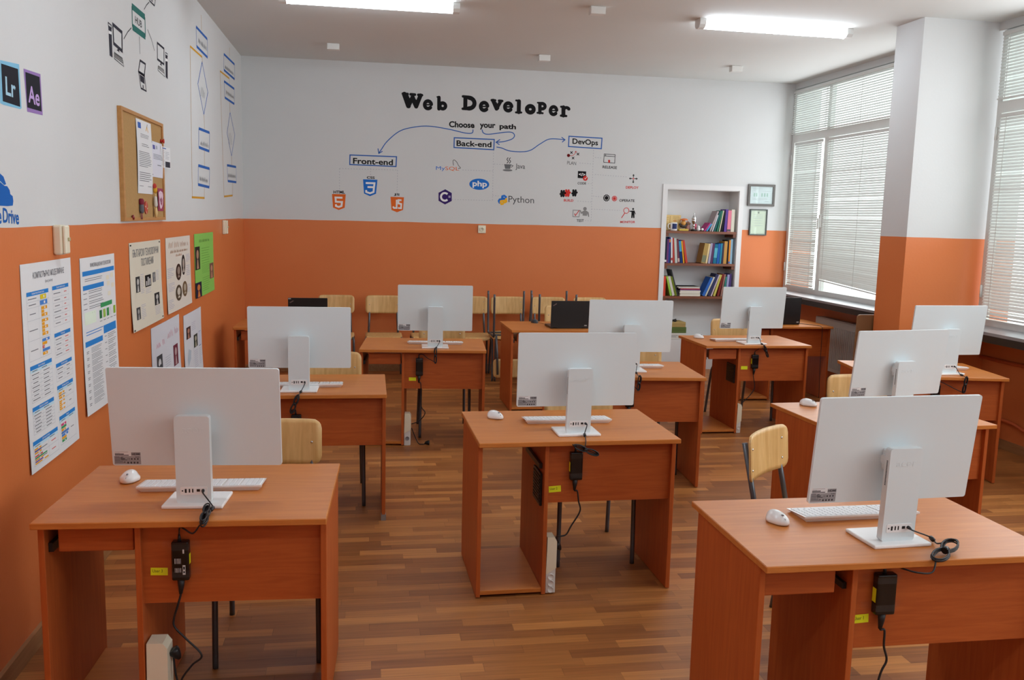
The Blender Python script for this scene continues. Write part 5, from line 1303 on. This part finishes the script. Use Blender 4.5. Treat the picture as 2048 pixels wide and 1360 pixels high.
def make_sensor():
    r = thing('ceiling_box', 'x', 'junction box', group='small white ceiling boxes')
    MB().rbox((-.058, -.04, -.058), (.058, .04, 0), .005, 2).build('housing', M_SOCKW, r)
    MB().lathe([(.016, -.001), (.016, -.004), (.011, -.004), (.010, -.001)], 16, 0, TR(0, -.040, -.030, rx=-pi/2) @ Matrix.Diagonal((1, 1, -1, 1))).build('knockout', M_LABEL, r)
    return r
s0 = make_sensor()
for i, (x, y, l) in enumerate(((-.319, 9.1, 'small white box on the ceiling above the left desks'), (1.755, 9.1, 'small white box on the ceiling in the middle by the back wall'), (3.80, 9.13, 'small white box on the ceiling nearest the window corner'), (1.748, 6.96, 'small white box on the ceiling between the two lamps'))):
    o = s0 if i == 0 else copy_tree(s0); o.location = (x, y, ZC); o['label'] = l

# ================================================================== NICHE SHELVES, BOOKS, TROPHIES
SZ = {'upper': 1.640, 'middle': 1.264, 'lower': .877}
for nm, z in SZ.items():
    r = thing('wall_shelf', 'brown wooden %s shelf in the white wall niche' % nm, 'shelf', ((NX0+NX1)/2, YB, z), 0, 'brown niche shelves')
    hwn = (NX1-NX0)/2-.008
    MB().box((-hwn, -.004, -.028), (hwn, ND-.002, 0)).build('board', M_SHELF, r)
    for sx in (-1, 1): MB().box((sx*hwn-.035 if sx > 0 else -hwn, .006, -.066), (hwn if sx > 0 else -hwn+.035, ND-.01, -.028)).build('batten', M_SHELF, r)
PAGES = mat('book_pages', (222, 216, 200), .8)
def book(label, xb, z, th, h, lean, rgb, dep=.17, y0=YB+.012, group='books standing in the niche', band=None):
    """upright book, spine to the room; xb = where its lower left corner stands; lean >0 leans right"""
    r = thing('book', label, 'book', (xb, y0, z), 0, group)
    r.rotation_euler = (0, lean, 0)
    off = th*sin(lean) if lean > 0 else 0
    r.location.z += max(0, off)+.0005
    c = paint(rgb); m = MB()
    m.box((0, 0, 0), (th, .003, h)); m.box((0, .003, 0), (.0022, dep, h)); m.box((th-.0022, .003, 0), (th, dep, h)); m.build('cover', c, r)
    MB().box((.0022, .003, .003), (th-.0022, dep-.004, h-.003)).build('pages', PAGES, r)
    if band:
        b0, b1, bc = band; MB().box((.001, -.0006, h*b0), (th-.001, .0004, h*b1)).build('spine_label', paint(bc), r)
    return r
def nx(u, v): return back(u, v)[0]
def quad(x, th, h, ln):
    c, s_ = cos(ln), sin(ln); up = max(0, th*s_)
    return [(x+a*c+b*s_, up-a*s_+b*c) for a, b in ((0, 0), (th, 0), (th, h), (0, h))]
def hit(A, B):
    for P in (A, B):
        for i in range(4):
            e = (P[(i+1) % 4][0]-P[i][0], P[(i+1) % 4][1]-P[i][1]); nx_ = (-e[1], e[0])
            a = [p[0]*nx_[0]+p[1]*nx_[1] for p in A]; b = [p[0]*nx_[0]+p[1]*nx_[1] for p in B]
            if max(a) <= min(b)+1e-9 or max(b) <= min(a)+1e-9: return False
    return True
def layout(specs, group):
    """books rest against the neighbour they lean towards, none passing through another"""
    right = 'right' in group; n_ = len(specs); xs = [q[2] for q in specs]; step = .001
    order = range(n_-1, -1, -1) if right else range(n_); done = []
    for i in order:
        th, h, ln = specs[i][3:6]; x = xs[i]
        if right:
            x = min(x+.02, NX1-.008-th) if not done else x+.03
            while max(p[0] for p in quad(x, th, h, ln)) > NX1-.007 or any(hit(quad(x, th, h, ln), d_) for d_ in done[-3:]): x -= step
        else:
            x = max(NX0+.008, x-.03)
            while min(p[0] for p in quad(x, th, h, ln)) < NX0+.007 or any(hit(quad(x, th, h, ln), d_) for d_ in done[-3:]): x += step
        xs[i] = x; done.append(quad(x, th, h, ln))
    return xs
def row(shelf, group, specs):
    """specs: colour word, rgb, x-left of foot, thickness, height, lean"""
    n_ = len(specs)
    xs = layout(specs, group)
    for i, (cw, rgb, x, th, h, ln, *b) in enumerate(specs):
        pos = ['leftmost', 'second', 'third', 'fourth', 'fifth', 'sixth', 'seventh', 'eighth', 'ninth', 'tenth', 'eleventh', 'twelfth'][i]
        lab = '%s book, %s from the left in the %s' % (cw, pos, group) if i else '%s book, leftmost in the %s' % (cw, group)
        book(lab, xs[i], SZ[shelf], th, h, ln, rgb, band=b[0] if b else None)
X2 = NX0+.008
row('middle', 'left group of the middle shelf', [('dark navy', (38, 44, 58), X2+.002, .024, .30, .0, (.04, .12, (220, 220, 220))), ('purple', (104, 60, 110), X2+.028, .022, .28, .005), ('blue and orange', (56, 70, 140), X2+.052, .017, .30, .01, (.8, .92, (214, 150, 80))),
    ('white', (214, 214, 218), X2+.074, .018, .30, -.05, (.1, .2, (190, 60, 60))), ('red', (176, 70, 62), X2+.098, .02, .29, -.07), ('pale grey', (190, 196, 190), X2+.124, .028, .29, -.09), ('maroon', (112, 66, 78), X2+.158, .024, .28, -.11, (.05, .2, (200, 170, 160))),
    ('dark blue', (30, 56, 110), X2+.188, .030, .27, -.13, (.5, .95, (70, 150, 190))), ('yellow', (214, 160, 50), X2+.224, .016, .26, -.15), ('crimson', (190, 74, 60), X2+.246, .026, .27, -.20)])
row('middle', 'right group of the middle shelf', [('khaki', (168, 140, 84), NX0+.43, .050, .235, .16, (.05, .4, (120, 124, 100))), ('pale cream', (218, 196, 150), NX0+.486, .020, .235, .14), ('lilac grey', (160, 156, 180), NX0+.514, .026, .24, .10), ('dark purple', (92, 62, 96), NX0+.545, .024, .24, .09),
    ('teal', (40, 110, 140), NX0+.576, .040, .23, .07, (.3, .8, (90, 170, 190))), ('blue', (44, 92, 168), NX0+.622, .028, .235, .05), ('turquoise', (50, 130, 160), NX0+.655, .022, .24, .04), ('dark grey', (70, 60, 74), NX0+.682, .020, .245, .03),
    ('tan', (190, 144, 80), NX0+.708, .038, .265, .02), ('black', (36, 32, 34), NX0+.750, .018, .28, .01), ('orange', (214, 134, 46), NX0+.772, .020, .28, .0, (.02, .1, (60, 100, 180))), ('light blue', (140, 176, 196), NX0+.796, .026, .29, .0)])
row('upper', 'right group of the upper shelf', [('magenta', (178, 70, 130), NX0+.475, .014, .115, .62), ('sky blue', (80, 150, 200), NX0+.500, .018, .10, .58), ('grey', (170, 160, 162), NX0+.545, .018, .25, .36), ('white', (206, 204, 210), NX0+.575, .012, .20, .30), ('dark teal', (44, 96, 96), NX0+.598, .022, .245, .26),
    ('green', (62, 122, 100), NX0+.626, .016, .25, .2), ('cream', (206, 196, 170), NX0+.650, .012, .25, .16), ('black', (40, 40, 42), NX0+.668, .022, .24, .12), ('purple', (98, 74, 150), NX0+.700, .030, .262, .05), ('pink', (222, 130, 150), NX0+.738, .042, .250, .02, (.02, .12, (90, 90, 96))), ('off-white', (214, 210, 194), NX0+.786, .040, .262, .0)])
row('lower', 'left group of the lower shelf', [('red', (206, 74, 56), NX0+.010, .030, .23, .0), ('lime green', (150, 190, 74), NX0+.098, .022, .235, -.26), ('white', (206, 200, 192), NX0+.130, .028, .235, -.28), ('olive', (110, 124, 40), NX0+.172, .022, .235, -.30), ('dark grey', (60, 62, 66), NX0+.200, .014, .32, -.30)])
row('lower', 'right group of the lower shelf', [('blue', (52, 100, 180), NX0+.470, .030, .235, .42), ('pale cream', (206, 202, 186), NX0+.508, .016, .245, .40), ('dark blue grey', (58, 60, 92), NX0+.536, .034, .275, .36), ('pink striped', (196, 176, 186), NX0+.578, .014, .27, .34), ('green and yellow', (190, 180, 90), NX0+.610, .024, .265, .28),
    ('maroon', (120, 46, 44), NX0+.652, .026, .27, .2), ('brown', (150, 110, 100), NX0+.692, .018, .265, .14), ('teal', (60, 130, 120), NX0+.722, .020, .235, .10), ('lavender', (150, 150, 190), NX0+.756, .026, .26, .06), ('violet', (80, 64, 120), NX0+.800, .024, .27, .02)])
# pile of papers on the lower shelf
z = SZ['lower']+.0005
for i, (cw, rgb, th, sh, w_) in enumerate((('white', (214, 212, 208), .020, 0, .25), ('cream', (200, 196, 180), .012, .004, .245), ('pale', (206, 208, 212), .016, -.003, .25), ('grey white', (196, 198, 202), .018, .003, .25), ('purple', (112, 70, 120), .012, .0, .245), ('red', (178, 54, 60), .011, .004, .24), ('white', (206, 204, 200), .012, -.02, .26), ('newspaper', (186, 182, 170), .010, -.04, .28))):
    r = thing('magazine', '%s magazine, number %d from the bottom of the flat pile on the lower shelf' % (cw, i+1), 'magazine', (NX0+.218+sh, YB+.01, z), 0, 'magazines in a flat pile')
    r['label'] = '%s magazine lying in the flat pile on the lower shelf, %s' % (cw, ['at the bottom', 'second from bottom', 'third from bottom', 'fourth from bottom', 'fifth from bottom', 'sixth from bottom', 'second from top', 'on top'][i])
    MB().box((0, 0, 0), (w_, .19, th)).build('pages', PAGES if i in (0, 2, 3) else paint(rgb), r); MB().box((-.001, -.001, th-.002), (w_+.001, .19, th)).build('cover', paint(rgb), r)
    z += th+.0004
# things on the upper shelf
zu = SZ['upper']+.0005
r = thing('wooden_box', 'pale wooden box with lettering standing at the left of the upper shelf', 'box', (NX0+.018, YB+.10, zu))
MB().rbox((0, 0, 0), (.20, .10, .182), .004, 1).build('body', mat('pale_plywood', (214, 184, 122), .6), r)
d = Draw(lambda a, b, l: (a, -l, b)); bt = paint((168, 132, 76)); lines_of(d, .10, .185, .135, .17, 3, bt); d.line([(.065, .01), (.065, .17)], .006, bt); d.disc(.125, .115, .02, paint((206, 150, 90)), rb=.012); lines_of(d, .012, .05, .03, .165, 6, bt, .2); d.build('lettering', r)
r = thing('mug', 'white mug with a dark blue picture on the upper shelf', 'mug', (NX0+.118, YB+.055, zu))
MB().lathe([(0, .0), (.036, .0), (.039, .004), (.039, .094), (.036, .094), (.035, .006), (0, .006)], 24).build('cup', M_WHITEG, r)
MB().tube(spline([(-.038, 0, .078), (-.062, 0, .076), (-.070, 0, .05), (-.060, 0, .024), (-.038, 0, .02)], 6), .005, 8).build('handle', M_WHITEG, r)
m = MB(); vs = []; 
for i in range(9):
    a = radians(-135+90*i/8); vs += [(.0396*cos(a), .0396*sin(a), .02), (.0396*cos(a), .0396*sin(a), .082)]
m.add(vs, [(2*i, 2*i+2, 2*i+3, 2*i+1) for i in range(8)]); m.build('picture', paint((52, 62, 104)), r)
r = thing('figurine', 'black and orange animal figurine on a yellow base, upper shelf', 'figurine', (NX0+.235, YB+.06, zu))
MB().rbox((-.056, -.03, 0), (.056, .03, .024), .004, 2).build('base', mat('yellow_base', (206, 176, 66), .45), r)
MB().tube(spline([(-.045, 0, .085), (-.03, 0, .062), (0, 0, .055), (.03, 0, .062), (.045, 0, .088)], 5), [.012]*6+[.022]*9+[.012]*6, 10).build('body', mat('dark_brown_figure', (52, 40, 34), .5), r)
MB().lathe([(0, .06), (.02, .064), (.03, .085), (.026, .11), (.014, .124), (0, .126)], 14).build('head', mat('tan_figure', (206, 150, 74), .5), r)
MB().lathe([(0, .146), (.03, .142), (.046, .128), (.044, .122), (0, .124)], 16, 0, TR(.008, 0, 0)).build('cap', mat('orange_cap', (222, 120, 54), .5), r)
r = thing('trophy_cup', 'silver lidded trophy cup on a black base, upper shelf', 'trophy', (NX0+.368, YB+.07, zu))
MB().lathe([(0, 0), (.036, 0), (.034, .016), (.026, .022), (0, .022)], 20).build('base', M_BLACK, r)
MB().lathe([(.022, .022), (.010, .034), (.008, .05), (.014, .056), (.014, .066), (.009, .072), (.018, .09), (.027, .112), (.029, .132), (.024, .134)], 20).build('cup', mat('silver_metal', (206, 206, 206), .2, 1.), r)
MB().lathe([(.028, .134), (.030, .148), (.022, .168), (.008, .184), (.006, .196), (.010, .204), (.004, .214), (0, .226)], 20).build('lid', mat('silver_metal', (206, 206, 206), .2, 1.), r)
r = thing('figurine', 'small pinkish brown figurine between the animal figurine and the trophy', 'figurine', (NX0+.312, YB+.12, zu))
MB().lathe([(0, 0), (.032, 0), (.030, .04), (.022, .06), (.028, .085), (.014, .11), (0, .112)], 14).build('body', mat('pinkish_figure', (170, 120, 110), .6), r)
MB().lathe([(0, .07), (.03, .075), (.036, .09), (.012, .10), (0, .10)], 10).build('hat', mat('brown_hat', (140, 104, 66), .6), r)
r = thing('figurine', 'small round white figurine right of the trophy', 'figurine', (NX0+.425, YB+.06, zu))
MB().lathe([(0, 0), (.018, .002), (.024, .02), (.018, .036), (.014, .042), (.016, .052), (.010, .062), (0, .064)], 14).build('body', M_WHITEG, r)
r = thing('toy', 'tiny white and black toy at the foot of the leaning books', 'toy', (NX0+.462, YB+.035, zu))
MB().lathe([(0, .006), (.014, .01), (.018, .022), (.010, .036), (0, .038)], 12).build('body', M_WHITEG, r); MB().lathe([(0, 0), (.010, 0), (.010, .012), (0, .014)], 10, 0, TR(-.018, -.006, 0)).build('foot', M_BLACK, r)
r = thing('pink_cup', 'small pink cup behind the trophy', 'cup', (NX0+.402, YB+.125, zu)); MB().lathe([(0, 0), (.018, 0), (.022, .085), (.020, .085), (.017, .004), (0, .004)], 16).build('cup', mat('pink_plastic', (222, 96, 120), .4), r)
# stacked boxes at the bottom of the niche
zz = .36
for i, (l, rgb, th, w_, x_) in enumerate((('white printed box at the bottom of the niche stack', (214, 212, 204), .075, .30, .02), ('green folder box in the niche stack above the white box', (96, 112, 62), .07, .30, .02), ('tan folder box on top of the niche stack', (176, 150, 96), .06, .28, .03))):
    r = thing('file_box', l, 'box', (NX0+x_, YB+.012, zz+.0005), 0); MB().rbox((0, 0, 0), (w_, .22, th), .003, 1).build('body', paint(rgb), r)
    d = Draw(lambda a, b, l_: (a, -l_, b)); 
    if i == 0: lines_of(d, .03, .2, .02, .055, 2, TX)
    else: d.rect(.0, th*.46, w_, th*.5, paint(tuple(int(c*.75) for c in rgb)))
    d.build('front_print', r); zz += th+.0006
r = thing('cable_coil', 'black coil of cable lying on the tan box in the niche', 'cable', (NX0+.15, YB+.09, zz)); m = MB()
for i in range(4): m.tube([((.05+.006*i)*cos(2*pi*k/20), (.045+.004*i)*sin(2*pi*k/20), .006+.007*(i % 3)+.008*sin(k*.9+i)) for k in range(20)], .0045, 6, 0, True)
m.build('coil', M_CABLE, r)

# ================================================================== RIGHT SIDE: RADIATOR, BOARD, PIPES
r = thing('radiator', 'white ribbed panel radiator under the far window', 'radiator', (XW-.05, 8.72, 0))
m = MB(); y0, y1, z0, z1 = -.62, .52, .18, .735
m.rbox((-.06, y0, z0), (-.045, y1, z1), .004, 1); m.box((-.045, y0+.01, z0+.01), (.02, y1-.01, z1-.004))
for i in range(30): yy = y0+.03+i*(y1-y0-.06)/29; m.rbox((-.066, yy-.008, z0+.04), (-.058, yy+.008, z1-.07), .003, 1)
m.build('panel', M_RAD, r)
MB().box((-.055, y0, z1-.004), (.03, y1, z1+.008)).build('top_grille', M_RAD, r)
MB().box((.02, -.3, .3), (.05, -.27, .5)).build('bracket', M_GALV, r); MB().tube([(-.01, y0+.05, .18), (-.01, y0+.05, .0)], .011, 8).build('supply_pipe', M_RAD, r)
o = MB().rbox((-.24, -.009, 0), (.24, .009, 1.0), .022, 4, axes='y').build('wooden_board', mat('brown_board', (134, 100, 66), .5, var=.08)); o.location = (4.375, 7.05, .001); o.rotation_euler = (radians(2.5), 0, 0)
tag(o, 'brown wooden board leaning upright behind the orange pillar', 'board')
o = MB().tube(spline([(XW-.02, 7.0, .235), (XW-.02, 6.45, .232), (XW-.02, 6.2, .232), (XW-.022, 6.10, .215), (XW-.022, 6.0, .20), (XW-.022, 5.6, .19), (XW-.022, 2., .18)], 6), .013, 10).build('heating_pipe', M_ORANGE)
tag(o, 'orange painted pipe running low along the wall under the right window', 'pipe')
r = thing('pipe_coupling', 'grey metal coupling on the low orange pipe at the right edge', 'pipe coupling', (XW-.022, 5.80, .196)); MB().tube([(0, .09, 0), (0, -.09, -.004)], .021, 12).build('sleeve', M_GALV, r)
o = MB().tube([(XW-.014, 7.0, .70), (XW-.014, 2.0, .70)], .016, 10).build('heating_pipe', M_ORANGE)
tag(o, 'orange painted pipe running along the wall just below the right sill', 'pipe')
